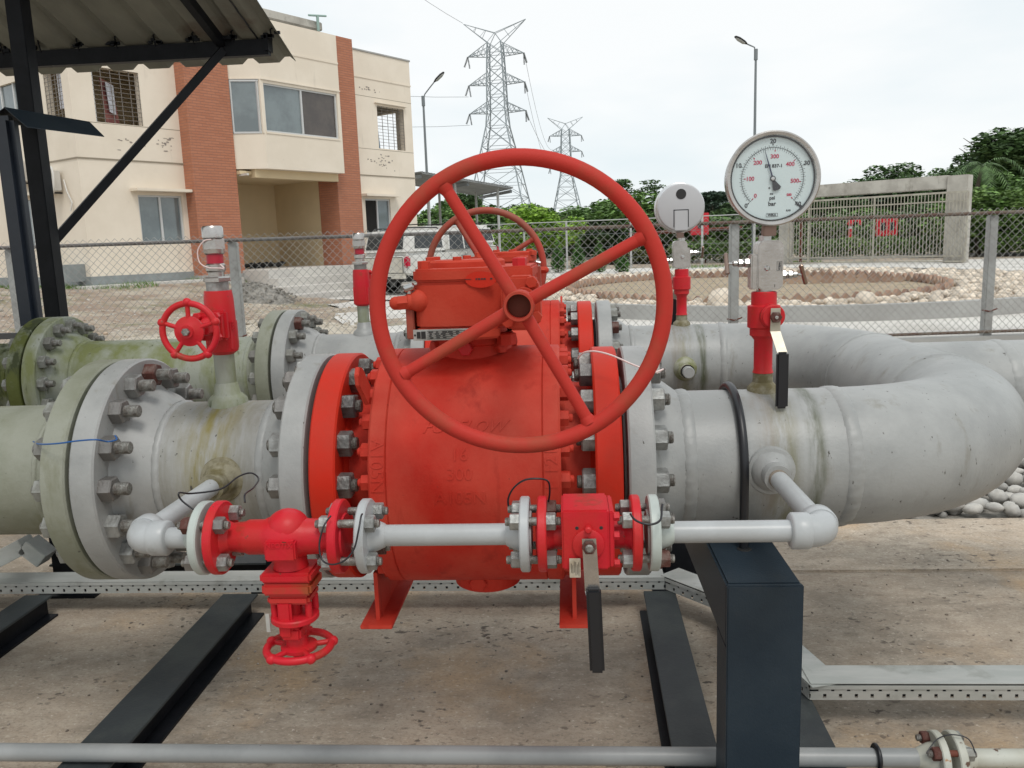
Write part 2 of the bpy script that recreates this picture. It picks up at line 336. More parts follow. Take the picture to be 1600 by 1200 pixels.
BARK = mat('bark', (.12, .1, .075), (.07, .06, .045), 8, rough=.9)
def leafmat(n, a, b): return mat(n, a, b, .6, rough=.6, lo=.35, hi=.65, spec=.3, island=.45)
LEAF = [leafmat('dark_leaves', (.07, .13, .05), (.11, .18, .065)), leafmat('mid_leaves', (.1, .19, .05), (.15, .25, .07)), leafmat('yellow_green_leaves', (.2, .36, .04), (.27, .42, .07)),
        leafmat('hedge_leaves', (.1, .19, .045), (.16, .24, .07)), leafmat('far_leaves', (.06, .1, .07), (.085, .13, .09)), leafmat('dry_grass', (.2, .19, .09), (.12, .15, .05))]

# brick material: real brick texture for far pillars (courses under 5 px)
def brickmat():
    m = bpy.data.materials.new('terracotta_brick'); m.use_nodes = True; t = m.node_tree; b = t.nodes['Principled BSDF']
    N = t.nodes.new; L = t.links.new
    c = N('ShaderNodeTexCoord'); sp = N('ShaderNodeSeparateXYZ'); L(c.outputs['Object'], sp.inputs[0])
    ad = N('ShaderNodeMath'); ad.operation = 'ADD'; L(sp.outputs['X'], ad.inputs[0]); L(sp.outputs['Y'], ad.inputs[1])
    cb = N('ShaderNodeCombineXYZ'); L(ad.outputs[0], cb.inputs['X']); L(sp.outputs['Z'], cb.inputs['Y'])
    br = N('ShaderNodeTexBrick'); L(cb.outputs[0], br.inputs['Vector']); br.inputs['Scale'].default_value = 1
    br.inputs['Brick Width'].default_value = .25; br.inputs['Row Height'].default_value = .075; br.inputs['Mortar Size'].default_value = .007
    br.inputs['Color1'].default_value = (.46, .19, .11, 1); br.inputs['Color2'].default_value = (.41, .16, .09, 1); br.inputs['Mortar'].default_value = (.34, .16, .11, 1)
    L(br.outputs['Color'], b.inputs['Base Color']); b.inputs['Roughness'].default_value = .85
    bu = N('ShaderNodeBump'); bu.inputs['Distance'].default_value = .01; bu.invert = True; L(br.outputs['Fac'], bu.inputs['Height']); L(bu.outputs['Normal'], b.inputs['Normal'])
    return m
BRICK = brickmat()
BRKE = mat('edging_brick', (.34, .22, .16), (.4, .29, .21), 4, rough=.9, rand=(.24, .15, .11))

# ================================================================ GROUND
SLABZ, ROADZ = 0.0, .28
AB = math.radians(32.3); SD = Vector((math.sin(AB), math.cos(AB), 0)); ND = Vector((math.cos(AB), -math.sin(AB), 0))
BA = Vector((-11.57, 21.77, 0))          # building anchor (facade base, s = 0)
def B(s, n, z): return BA + SD * s + ND * n + Vector((0, 0, z))
FD = Vector((math.cos(YAW), math.sin(YAW), 0)); FN = Vector((-math.sin(YAW), math.cos(YAW), 0))
FY = 9.9                                  # fence distance along FN
def ss(x, a, b): t = max(0, min(1, (x - a) / (b - a))); return t * t * (3 - 2 * t)
def gz(x, y):
    p = Vector((x, y, 0)); d = p.dot(FN)
    z = -.06 + (ROADZ - .0 + .06) * ss(d, FY - .25, FY + .05)
    q = p - BA; s = q.dot(SD); n = q.dot(ND)
    if d > FY:
        k = ss(s, 1.8, 3.0); m = (ss(-n, -6.5, -.2) * (1 - k) + ss(-n, -1.5, -.2) * k) * (1 - ss(s, 12.5, 17)) * ss(s, -14, -9)
        z += .57 * m
        if s < 2.2 and (m > .02 or n < 14): z += .035 * math.sin(x * 2.1 + y) * math.sin(y * 1.7 - x * .6) + .02 * math.sin(x * 5.3) * math.sin(y * 4.7)
    return z
xs = [-900, -400, -200, -120, -80, -60, -45] + [-36 + .45 * i for i in range(170)] + [44, 55, 75, 110, 200, 400, 900]
ys = [-60, -20, -8, -3, 2, 4.2] + [4.6 + .3 * i for i in range(24)] + [12 + .45 * i for i in range(84)] + [52, 58, 70, 90, 130, 200, 400, 900, 2500]
g = MB(); nx = len(xs)
for y in ys:
    for x in xs: g.v.append((x, y, gz(x, y)))
for j in range(len(ys) - 1):
    for i in range(nx - 1): a = j * nx + i; g.f.append([a, a + 1, a + 1 + nx, a + nx])
struct(g.obj('ground', DIRT, smooth=80))
# pad slab
pad = MB().box((1.0, -.08, -.1), (16, 7.86, .2)); struct(pad.obj('concrete_pad', CONC, bevel=.01)); pad = MB().box((1.0, 4.232, -.098), (16, .736, .2)); struct(pad.obj('concrete_strip', CONC2, bevel=.01))
# gravel bed base beyond the pad
gb = MB(); gb.add([(-9, 4.62, -.03), (14, 4.62, -.03), (14, 9.0, -.03), (-9, 8.4, -.03)], [(0, 1, 2, 3)]); struct(gb.obj('gravel_bed', GRAVEL))
# road sheet
road = MB()
RP = [onZ(640, 600, ROADZ), onZ(560, 525, ROADZ), onZ(522, 497, ROADZ), onZ(530, 480, ROADZ), onZ(470, 468, ROADZ), B(2.4, 3.8, 0), B(10.5, 3.6, 0), B(13.5, 3.4, 0), B(14.5, -6, 0), B(22, -14, 0)]
poly = [(p.x, p.y) for p in RP] + [(1.5, 38.5), (30, 33.5), (46, 27), (46, 11.5), (14, 11.0), (RP[0].x + 1.4, 10.12)]
road.add([(x, y, ROADZ + .012) for x, y in poly], [list(range(len(poly)))]); struct(road.obj('concrete_road', CONCW))
# near strip of the road right of the fence foot handled by the same sheet

# ---- roundabout garden
GC = Vector((4.6, 20.2, 0)); GR1, GR2 = 6.3, 7.7   # radii along x and y
def gpt(t, k=1.0, z=0): return (GC.x + GR1 * k * math.cos(t), GC.y + GR2 * k * math.sin(t), z)
kb = MB(); n = 96; KT = ROADZ + .25
for i in range(n):
    t0, t1 = 2 * PI * i / n, 2 * PI * (i + 1) / n
    p = [gpt(t0, 1, ROADZ), gpt(t1, 1, ROADZ), gpt(t1, .975, ROADZ), gpt(t0, .975, ROADZ), gpt(t0, 1, KT), gpt(t1, 1, KT), gpt(t1, .975, KT), gpt(t0, .975, KT)]
    kb.add(p, [(0, 1, 5, 4), (4, 5, 6, 7), (2, 3, 7, 6)])
kerb = kb.obj('roundabout_kerb', KERB, smooth=30); struct(kerb)
so_ = MB(); so_.add([gpt(2 * PI * i / 96, .98, ROADZ + .14) for i in range(96)], [list(range(96))]); struct(so_.obj('garden_soil', SOIL))
so2 = MB(); EC = Vector((4.0, 19.3, 0)); ER1, ER2 = 3.95, 5.3
def ept(t, k=1.0, z=0): return Vector((EC.x + ER1 * k * math.cos(t), EC.y + ER2 * k * math.sin(t), z))
# stones lying in the roundabout (nobody could count them) : one object
def stone_mb(mb, c, r, fl=.65, seg=(8, 5)):
    a, b_, h = r * random.uniform(.75, 1.3), r * random.uniform(.7, 1.05), r * fl * random.uniform(.8, 1.2)
    M = Matrix.Translation(c) @ Matrix.Rotation(random.uniform(0, 6.28), 4, 'Z') @ Matrix.Rotation(random.uniform(-.3, .3), 4, 'X') @ Matrix.Diagonal((a, b_, h, 1))
    n, k = seg; rr = [random.uniform(.9, 1.1) for _ in range(n)]
    ring = []
    base = len(mb.v)
    mb.v.append(tuple(M @ Vector((0, 0, -1))))
    for i in range(1, k):
        t = PI * i / k
        for j in range(n):
            u = 2 * PI * j / n; mb.v.append(tuple(M @ (Vector((math.sin(t) * math.cos(u), math.sin(t) * math.sin(u), -math.cos(t))) * rr[(j + i) % n])))
    mb.v.append(tuple(M @ Vector((0, 0, 1)))); last = len(mb.v) - 1
    for j in range(n): mb.f.append([base, base + 1 + (j + 1) % n, base + 1 + j]); q = base + 1 + (k - 2) * n; mb.f.append([last, q + j, q + (j + 1) % n])
    for i in range(k - 2):
        for j in range(n): p = base + 1 + i * n; mb.f.append([p + j, p + (j + 1) % n, p + n + (j + 1) % n, p + n + j])
st = MB(); cnt = 0
while cnt < 4200:
    t = random.uniform(0, 2 * PI); k = random.uniform(0, .97); x, y, _ = gpt(t, k ** .6)
    q = Vector((x - EC.x, y - EC.y)); e = (q.x / (ER1 * 1.03)) ** 2 + (q.y / (ER2 * 1.03)) ** 2
    if e < 1: continue
    stone_mb(st, (x, y, ROADZ + .15 + random.uniform(0, .09)), random.uniform(.045, .12), seg=(7, 4)); cnt += 1
o = st.obj('river_stones', PEB2, smooth=80); tag(o, 'tan and cream river stones filling the ring round the roundabout garden bed', 'stones', kind='stuff')
ed = thing('garden_edging', 'zigzag edging of tilted bricks round the bare earth garden bed', 'edging', (EC.x, EC.y, ROADZ + .14))
bm_ = MB().box((0, 0, 0), (.2, .09, .2)).mesh('brick', BRKE, bevel=.008)
NB = 124
for i in range(NB):
    t = 2 * PI * i / NB; p = ept(t); q = ept(t + .01)
    M = Matrix.Translation((p.x - EC.x, p.y - EC.y, .06 + random.uniform(-.02, .02))) @ Matrix.Rotation(math.atan2(q.y - p.y, q.x - p.x), 4, 'Z') @ Matrix.Rotation(PI / 4 + random.uniform(-.12, .12), 4, 'Y')
    link(bm_, 'brick', ed, M)
for k_ in range(2):        # two inner rows of bricks behind the fence post
    for i in range(11):
        M = Matrix.Translation((1.1 + .25 * i, 1.0 + 1.6 * k_ - .25 * i * .25, .06)) @ Matrix.Rotation(-.2, 4, 'Z') @ Matrix.Rotation(PI / 4 + random.uniform(-.1, .1), 4, 'Y')
        link(bm_, 'brick', ed, M)
bo = MB(); stone_mb(bo, (0, 0, 0), .27, .75, (14, 9)); o = bo.obj('boulder', PEB2, smooth=80); p = onZ(1128, 472, .55); o.location = p; tag(o, 'large round tan boulder on the near rim of the garden bed', 'boulder')
bo = MB(); stone_mb(bo, (0, 0, 0), .2, .75, (14, 9)); o = bo.obj('boulder', PEB2, smooth=80); o.location = onZ(1352, 470, .55); tag(o, 'second largest tan boulder, in front of the garden bed below the gate', 'boulder')

# river pebbles beside the pad, right edge of the picture: each one its own object
pm = []
for i in range(7):
    q = MB(); stone_mb(q, (0, 0, 0), .05, .6, (12, 8)); pm.append(q.mesh('river_pebble', PEB, smooth=80))
random.seed(21); used = []
def pebble(x, y, z, s):
    o = link(pm[random.randrange(7)], 'river_pebble', None, Matrix.Translation((x, y, z)) @ Matrix.Rotation(random.uniform(0, 6.28), 4, 'Z') @ Matrix.Diagonal((s, s, s, 1)))
    tag(o, 'smooth grey and white river pebble in the bed beside the concrete pad', 'pebble', 'river pebbles beside the pad')
tries = 0
while len(used) < 285 and tries < 30000:
    tries += 1
    y = 4.66 + random.random() ** 1.3 * 1.7; x = random.uniform(1.45, 4.6)
    if x < 1.45 + (y - 4.66) * .55: continue
    s = random.uniform(.75, 1.45)
    if any((x - a) ** 2 + (y - b) ** 2 < (.043 * (s + c)) ** 2 for a, b, c in used): continue
    used.append((x, y, s)); pebble(x, y, -.01 + .02 * s + random.uniform(0, .03), s)
gr = MB()
for i in range(5200):
    x = random.uniform(-7, 12); y = random.uniform(4.64, 8.9)
    stone_mb(gr, (x, y, -.03 + random.uniform(0, .035)), random.uniform(.03, .06), seg=(6, 4))
tag(gr.obj('river_gravel', PEB, smooth=80), 'bed of loose grey river gravel between the pad and the chain link fence', 'gravel', kind='stuff')

# ================================================================ PIPING
PY, PZ, BY = 2.457, .945, 4.40
RP_, RF, RB = .203, .342, .352
BC = .292                                   # bolt circle radius
def X(o, x): return frame((x, PY, PZ) if o is None else o, (1, 0, 0))
nutm = {}
def nut_mesh(key, m, r, l, stud=.028, sr=None):
    k = (key, m.name)
    if k not in nutm:
        nm = MB().hex((0, 0, 0), (l, 0, 0), r).mesh('nut', m, smooth=30)
        sr = sr or r * .5
        prof = [(0, 0), (0, sr)]; L_ = l + stud; a = l * .9
        while a < L_ - .004: prof += [(a, sr), (a + .0015, sr * .9), (a + .003, sr)]; a += .0042
        prof += [(L_, sr * .85), (L_, 0)]
        sm = MB().lathe(prof, Matrix.Identity(4), 14).mesh('stud', THREAD, smooth=25)
        nutm[k] = (nm, sm)
    return nutm[k]
def bolts(parent, x, yc, zc, side, N, R, ph, key='big', m=None, r=.034, l=.036, stud=.026, rusty=(), skip=(), studm=None, jit=.3):
    """nut (> stud) on a flange face at x, pointing to side +1 / -1; parent at world origin"""
    for i in range(N):
        if i in skip: continue
        t = ph + 2 * PI * i / N
        mm = RUSTN if i in rusty else (m or STEEL)
        nm, sm = nut_mesh(key, mm, r, l, stud)
        M = Matrix.Translation((x, yc - R * math.cos(t), zc + R * math.sin(t))) @ (Matrix.Identity(4) if side > 0 else Matrix.Rotation(PI, 4, 'Z')) @ Matrix.Rotation(random.uniform(-jit, jit), 4, 'X')
        nn = link(nm, 'nut', parent, M); link(sm, 'stud', nn)
def flange(mb, xf, th, hub, yc, zc, R=RF, rh=.252, rp=RP_, hl=.1):
    """weld-neck flange: face at xf, thickness th (sign gives direction), hub length hl"""
    d = 1 if th > 0 else -1; th = abs(th); c = .005
    prof = [(-.006, 0), (-.006, .25), (0, .25), (0, R - c), (c, R), (th - c, R), (th, R - c), (th, rh + .012), (th + .012, rh), (th + hl * .55, (rh + rp) / 2 + .006), (th + hl * .9, rp + .004), (th + hl, rp)]
    prof = [(xf + d * a, r) for a, r in prof]
    if d < 0: prof = prof[::-1]
    M = frame((0, yc, zc), (1, 0, 0)); M.translation = (0, yc, zc)
    return mb.lathe(prof, M, 96)
def weld(parent, P, ax, r=RP_, w=.02, h=.0045, m=None, n=150):
    h *= 1.3
    M = frame(P, ax); mb = MB()
    n0 = 0; prof = [(-w / 2, r - .002), (-w * .38, r + h * .5), (-w * .1, r + h), (w * .15, r + h), (w * .38, r + h * .5), (w / 2, r - .002)]
    mb.lathe(prof, M, n, wob=.0016); return mb.obj('weld_bead', m or GREY, parent, smooth=70)
def pipe(parent, x0, x1, yc, zc, m, r=RP_, name='pipe'):
    return MB().lathe([(x0, r), (x1, r)], Matrix.Translation((0, yc, zc)), 96).obj(name, m, parent)
def olet(parent, base, ax, m, r1=.058, r2=.03, l=.055):
    """conical branch fitting"""
    M = frame(base, ax); b = MB().lathe([(-.05, r1 + .006), (-.006, r1 + .004), (.002, r1 + .001), (.004, r1 - .008), (.016, r1 - .014), (.018, r2 + .014), (.034, r2 + .006), (.036, r2 + .003), (l, r2 + .002), (l, 0)], M, 28, wob=.0004)
    return b.obj('branch_fitting', m, parent, smooth=50)
AX = dict(f1=(-1.456, -1.384), f2=(-1.372, -1.301), f3=(-.786, -.716), r1=(-.702, -.629), r2=(.068, .14), f4=(.155, .226))

# ---- far left spools
def left_spool(yc, label, m, nm, gx0, rusty, dx=0):
    t = thing('pipe_spool', label, 'pipe', (0, 0, 0))
    f = MB(); flange(f, AX['f1'][1] + dx, -(AX['f1'][1] - AX['f1'][0]), 0, yc, PZ); f.obj('flange', m, t, smooth=30)
    pipe(t, -7 + dx, AX['f1'][0] - .1 + dx, yc, PZ, m)
    weld(t, (AX['f1'][0] - .105 + dx, yc, PZ), (1, 0, 0), m=m)
    bolts(t, AX['f1'][0] + dx, yc, PZ, -1, 16, BC, .06, 'lp', nm, rusty=rusty, stud=.012)
    return t
left_spool(PY, 'greenish grey pipe with flange running out of the picture at the left, front line', GREYL, NUTM, 0, ())
left_spool(BY, 'green mossy pipe with flange at the far left of the back line', MOSS, NUTM, 0, (), -1.44)

# ---- middle spools
def mid_spool(yc, label, m, m2, nm, rusty, dx=0, dx2=0):
    t = thing('pipe_spool', label, 'pipe', (0, 0, 0))
    f = MB(); flange(f, AX['f2'][0] + dx, AX['f2'][1] - AX['f2'][0], 0, yc, PZ); f.obj('flange', m, t, smooth=30)
    f = MB(); flange(f, AX['f3'][1] + dx2, -(AX['f3'][1] - AX['f3'][0]), 0, yc, PZ); f.obj('flange', m2, t, smooth=30)
    pipe(t, AX['f2'][1] + .1 + dx, AX['f3'][0] - .1 + dx2, yc, PZ, GREYM if yc == PY else m)
    weld(t, (AX['f2'][1] + .103 + dx, yc, PZ), (1, 0, 0), m=m, w=.026); weld(t, (AX['f3'][0] - .103 + dx2, yc, PZ), (1, 0, 0), m=m, w=.03)
    bolts(t, AX['f2'][1] + dx, yc, PZ, 1, 16, BC, .06, 'mid', nm, rusty=rusty, stud=.04, r=.036)
    bolts(t, AX['f3'][0] + dx2, yc, PZ, -1, 16, BC, .06, 'midl', nm, stud=.01)
    g = MB().lathe([(-.006, .244), (.006, .244)], Matrix.Translation((AX['f1'][1] + .006 + dx, yc, PZ)), 64); g.obj('gasket', GASK, t)
    return t
ms = mid_spool(PY, 'grey flanged pipe between the two left flange joints of the front line', GREY, GREY, STEEL, (4,))
mid_spool(BY, 'mossy green flanged pipe of the back line between its two left joints', MOSS2, GREYL, NUTM, (), -1.44, -.795)
mb_ = mid_spool(BY, 'grey flanged pipe of the back line carrying the small red vent valve', GREY, GREY, NUTM, (3,), -.125, 0)

# ---- right hand U spool: both lines elbow into a tee whose branch leaves to the right
t = thing('elbow_pipe', 'big silver grey pipe bending back at the right, with a tee branch leaving the picture', 'pipe', (0, 0, 0))
u_sp = t
for yc, sg in ((PY, 1), (BY, -1)):
    f = MB(); flange(f, AX['f4'][0], AX['f4'][1] - AX['f4'][0], 0, yc, PZ); f.obj('flange', GREY, t, smooth=30)
    bolts(t, AX['f4'][1], yc, PZ, 1, 16, BC, .06, 'mr', STEEL if sg > 0 else NUTM, rusty=(6, 13) if sg > 0 else (2,), stud=.016)
XE, R_, YC = .745, .615, (PY + BY) / 2
path = [(.32, PY, PZ), (.5, PY, PZ), (.65, PY, PZ)] + [(XE + R_ * math.sin(a), PY + R_ * (1 - math.cos(a)), PZ) for a in [PI / 2 * i / 24 for i in range(25)]]
path += [(XE + R_, YC - .2, PZ), (XE + R_, YC, PZ)]
path2 = [(x, 2 * YC - y, z) for x, y, z in path][::-1][1:]
MB().tube(path + path2, RP_, 96, caps=False).obj('pipe', GREYR, t, smooth=50)
XT = XE + R_
br = MB().lathe([(0, .12), (.09, .203), (.13, .2025), (.2, .203), (.3, .203), (5.5, .203)], frame((XT + .0, YC, PZ), (1, 0, 0)), 96)
br.obj('branch_pipe', GREY, t, smooth=60)
sad = MB()       # swept blend where the branch leaves the tee
for k in range(1):
    n = 64; rings = []
    for j in range(7):
        s_ = j / 6; rr = []
        for i in range(n):
            th = 2 * PI * i / n; c_, s2 = math.cos(th), math.sin(th)
            rad = .203 + .035 * (1 - s_) ** 2 * abs(c_) ** .7
            y = YC + rad * c_; z = PZ + min(rad, .203) * s2
            xx = math.sqrt(max(0, .203 ** 2 - min(abs(z - PZ), .2029) ** 2))
            x = XT + xx * (1 - s_) * .98 + s_ * .3
            rr.append(len(sad.v)); sad.v.append((x, y, z))
        rings.append(rr)
    for A, B_ in zip(rings, rings[1:]):
        for i in range(n): j = (i + 1) % n; sad.f.append([A[i], A[j], B_[j], B_[i]])
sad.obj('tee_shoulder', GREY, t, smooth=70)
weld(t, (.334, PY, PZ), (1, 0, 0), w=.042, h=.004); weld(t, (XE + .03, PY + .0008, PZ), (1, .04, 0), w=.046, h=.004)
weld(t, (.334, BY, PZ), (1, 0, 0), w=.03); weld(t, (XE + .06, BY - .003, PZ), (1, -.09, 0), w=.04)
weld(t, (XT, PY + R_ + .01, PZ), (0, 1, 0), w=.025, h=.003); weld(t, (XT, BY - R_ - .01, PZ), (0, 1, 0), w=.025, h=.003)
weld(t, (XT + .36, YC, PZ), (1, 0, 0), w=.05, h=.003)
for yc in (PY, BY):
    g = MB().lathe([(-.008, .244), (.008, .244)], Matrix.Translation((.1475, yc, PZ)), 64); g.obj('gasket', GASK, t)

# ---- red main valve (built around its own centre; y towards the camera is negative)
VC = (AX['r1'][0] + AX['r2'][1]) / 2
def wrap(vs, x0, a0, R, rot=None):
    """bend flat text (u right, v up) on to the valve barrel; a0 elevation angle of its centre"""
    o = []
    for v in vs:
        u, w_ = (v.x, v.y) if not rot else (-v.y, v.x)
        a = a0 + w_ / R; r = R + (v.z * 1.0)
        o.append((x0 + u, -r * math.cos(a), r * math.sin(a)))
    return o
def make_valve(loc, rz, label, wl, wheel_mat, body_mat, front=True):
    t = thing('ball_valve', label, 'valve', loc, rz)
    I = Matrix.Identity(4); b0 = AX['r1'][0] - VC; b1 = AX['r1'][1] - VC; c0 = -.538 - VC; c1 = -.023 - VC; g0 = -.49 - VC; g1 = -.071 - VC; d0 = AX['r2'][0] - VC; d1 = AX['r2'][1] - VC
    c = .005
    MB().lathe([(b0 - .006, 0), (b0 - .006, .25), (b0, .25), (b0, RF - c), (b0 + c, RF), (b1 - c, RF), (b1, RF - c), (b1, .25), (b1 + .012, .235)], I, 96).obj('flange', REDF, t, smooth=30)
    MB().lathe([(d0 - .012, .235), (d0, .25), (d0, RF - c), (d0 + c, RF), (d1 - c, RF), (d1, RF - c), (d1, .25), (d1 + .006, .25), (d1 + .006, 0)], I, 96).obj('flange', REDF, t, smooth=30)
    gd = .004
    MB().lathe([(b1 + .01, .236), (c0 - .012, .24), (c0, .25), (c0, RB - .006), (c0 + .006, RB), (g0 - .003, RB), (g0, RB - gd), (g0 + .003, RB), (g1 - .003, RB), (g1, RB - gd), (g1 + .003, RB), (c1 - .006, RB), (c1, RB - .006), (c1, .25), (c1 + .012, .24), (d0 - .01, .236)], I, 128).obj('body', body_mat, t, smooth=30)
    # small painted body bolts
    for x, s_ in ((c0, -1), (c1, 1)):
        bm = nut_mesh('body', REDV, .0235, .024, .014, .011)
        for i in range(24):
            a = .1 + 2 * PI * i / 24
            M = Matrix.Translation((x, -.318 * math.cos(a), .318 * math.sin(a))) @ (I if s_ > 0 else Matrix.Rotation(PI, 4, 'Z')) @ Matrix.Rotation(random.uniform(-.4, .4), 4, 'X')
            link(bm[0], 'body_bolt', t, M)
            cap = nutm.setdefault('cap', MB().rod((0, 0, 0), (.034, 0, 0), .0115).mesh('bolt_end', REDV)); link(cap, 'bolt_end', t, M)
    for x, s_ in ((b1, 1), (d0, -1)):
        for i in range(16):
            a = .06 + 2 * PI * i / 16
            nm, sm = nut_mesh('vf', NUTD, .036, .036, .014)
            M = Matrix.Translation((x, -BC * math.cos(a), BC * math.sin(a))) @ (I if s_ > 0 else Matrix.Rotation(PI, 4, 'Z')) @ Matrix.Rotation(random.uniform(-.25, .25), 4, 'X')
            nn = link(nm, 'nut', t, M); link(sm, 'stud', nn)
    # lifting lug
    lug = MB().prism([(.0, .0), (.0, .11), (.02, .13), (.045, .13), (.06, .1), (.06, 0)], -.006, .006, Matrix.Translation((c0 - .008, -.27, .235)) @ Matrix.Rotation(.9, 4, 'X')); lug.obj('lifting_lug', REDV, t, bevel=.002)
    # cast letters
    tx = MB()
    for body, sz, x0, a0, sh in (('FORFLOW', .047, -.0, .525, .45), ('16', .047, -.01, .31, 0), ('300', .047, -.01, .165, 0), ('A105N', .047, -.01, -.015, 0)):
        vs, fs = text_geo(body, sz, sh, .002); tx.add([Vector(v) for v in wrap(vs, x0, a0, RB + .0002)], fs)
    vs, fs = text_geo('A105N', .05, 0, .002); tx.add([Vector((c0 + .024 + v.y * -1 * -1, 0, 0)) for v in vs][:0] or [Vector(q) for q in [(c0 + .024 + v.y, -(RB + v.z) * math.cos(.24 - v.x / RB), (RB + v.z) * math.sin(.24 - v.x / RB)) for v in vs]], fs)
    vs, fs = text_geo('F 1218', .05, 0, .002); tx.add([Vector(q) for q in [(c1 - .024 - v.y, -(RB + v.z) * math.cos(.24 + v.x / RB), (RB + v.z) * math.sin(.24 + v.x / RB)) for v in vs]], fs)
    tx.obj('cast_lettering', body_mat, t, smooth=0, kind='stuff')
    # drain boss and plug under the belly, little bottom pad
    MB().lathe([(-.02, .11), (.03, .1), (.036, .09), (.036, 0)], frame((.02, -.02, -RB + .012), (0, 0, -1)), 32).obj('bottom_boss', body_mat, t)
    MB().hex((.0, -.10, -RB + .016), (.0, -.135, -RB + .012), .027).obj('drain_plug', REDV, t, smooth=30)
    # feet
    for xx, sx in ((-.30, -1), (.285, 1)):
        ft = thing_part = None
        w_ = MB().plan([(xx - .006, -.16), (xx + .006, -.16), (xx + .006, .2), (xx - .006, .2)], -.437, -.29).obj('foot_web', REDV, t)
        MB().plan([(xx - .045, -.2), (xx + .05, -.2), (xx + .05, .25), (xx - .045, .25)], -.449, -.437).obj('foot_plate', REDV, t, bevel=.002)
    # bonnet neck
    MB().lathe([(.30, .116), (.368, .116), (.372, .122), (.395, .122), (.399, .105), (.45, .105)], frame((.0, 0, 0), (0, 0, 1)), 48).obj('bonnet', REDV, t)
    for a in (-1.62, -.75, -2.5, .4, 2.0):
        p = Vector((.0 + .118 * math.cos(a), .118 * math.sin(a), .364)); q = Vector((math.cos(a), math.sin(a), 0))
        MB().hex(p - q * .01, p + q * .018, .021).obj('bonnet_bolt', PINK if a == -1.62 else REDV, t, smooth=30)
    MB().hex((.11, -.11, .372), (.11, -.11, .405), .028).obj('bonnet_nut', REDV, t, smooth=30)
    # gearbox
    gz0, gz1 = .43, .593
    pl = []
    for i in range(9): a = -PI / 2 - i * PI / 2 / 8 * 1.0; pl.append((-.135 + .055 * math.cos(a) * 1.0, -.165 + .055 * math.sin(a)))
    pl = [(-.138, -.10), (-.136, -.17), (-.126, -.195), (-.10, -.209), (-.04, -.222), (.04, -.218), (.10, -.19), (.14, -.165), (.19, -.16), (.195, .12), (.15, .17), (-.10, .17), (-.138, .12)]
    gb = MB().plan(pl, gz0, gz1 - .035); gb.obj('gearbox_housing', REDG, t, bevel=.008)
    MB().plan([(x * 1.006, y * 1.006) for x, y in pl], gz1 - .0345, gz1).obj('gearbox_lid', REDG, t, bevel=.006)
    MB().plan([(x * 1.02 if y < .0 else x, y * 1.025) for x, y in pl if x < .13] + [(.14, .1)], gz0 - .03, gz0 + .002).obj('gearbox_base_rim', REDG, t, bevel=.006)
    MB().lathe([(0, .125), (.014, .125), (.02, .118), (.02, 0)], frame((-.02, .0, gz1), (0, 0, 1)), 40).obj('indicator_cover', REDG, t)
    for a in range(6):
        aa = a * PI / 3 + .5; x, y = -.02 + .1 * math.cos(aa), .1 * math.sin(aa); MB().hex((x, y, gz1 + .02), (x, y, gz1 + .03), .013).obj('cover_bolt', REDG, t, smooth=30)
    for x, y, r in ((-.108, -.155, .018), (.155, -.12, .021), (-.13, .13, .02), (.15, .12, .02)):
        MB().hex((x, y, gz1), (x, y, gz1 + .022), r, .3).obj('lid_bolt', PINK if x > 0 and y < 0 else REDG, t, smooth=30)
    # side block and stop bolt on the left
    MB().box((-.148, -.135, gz0 + .035), (.022, .12, .125)).obj('side_block', REDW2, t, bevel=.003)
    kn = MB().ball((-.118, -.19, .508), .032, 20); kn.rod((-.118, -.19, .508), (-.152, -.195, .506), .023); kn.hex((-.147, -.195, .506), (-.18, -.2, .504), .021); kn.ball((-.183, -.2, .504), .019, 14); kn.obj('stop_bolt', REDG, t)
    MB().rod((-.158, -.2, .541), (-.13, -.2, .549), .011).rod((-.144, -.2, .526), (-.144, -.2, .544), .007).obj('grease_fitting', INOXB, t)
    # data plate
    if front:
        pn = MB().box((-.055, -.2375, .4185), (.155, .004, .03), Matrix.Rotation(0, 4, 'Z'))
        pl_ = pn.obj('data_plate', GALV, t)
        q = MB().box((-.105, -.2402, .4185), (.012, .0014, .02)); q.box((-.118, -.2402, .4185), (.01, .0014, .018))
        for r_ in range(5):
            q.box((-.04, -.2402, .408 + r_ * .0052), (.11, .0012, .0009))
            for k in range(6):
                if random.random() < .8: q.box((-.085 + k * .018 + random.uniform(-.003, .003), -.2402, .4105 + (r_ % 4) * .0052), (random.uniform(.005, .013), .0014, .0022))
        q.rod((-.128, -.239, .4185), (-.128, -.2408, .4185), .003, .0005, 10).rod((.018, -.239, .4185), (.018, -.2408, .4185), .003, .0005, 10)
        q.obj('plate_print', BLK, pl_)
    if front:     # bright touched-up oval with a black stencil mark on the housing
        ov = MB(); ov.v = [(.055 + .042 * math.cos(a), -.2235 if True else 0, .562 + .022 * math.sin(a)) for a in [2 * PI * i / 32 for i in range(32)]] + [(.055 + .042 * math.cos(a), -.2205, .562 + .022 * math.sin(a)) for a in [2 * PI * i / 32 for i in range(32)]]
        ov.f = [list(range(32)), list(range(63, 31, -1))] + [(i, 32 + i, 32 + (i + 1) % 32, (i + 1) % 32) for i in range(32)]; oo = ov.obj('touch_up_oval', REDF, t, smooth=0)
        q = MB()
        for i, (dx, w_) in enumerate(((-.034, .016), (-.012, .004), (-.005, .006), (.003, .005), (.010, .006), (.028, .006))): q.box((.055 + dx, -.2242, .5635), (w_, .001, .0014 if i == 0 else .004))
        q.obj('stencil_mark', BLK, oo, kind='stuff')
    # pinion cover and hub
    hz, hx = .519, .171
    HX, HZ = .172, PZW
    MB().plan([(0, 0)], 0, 0) if False else None
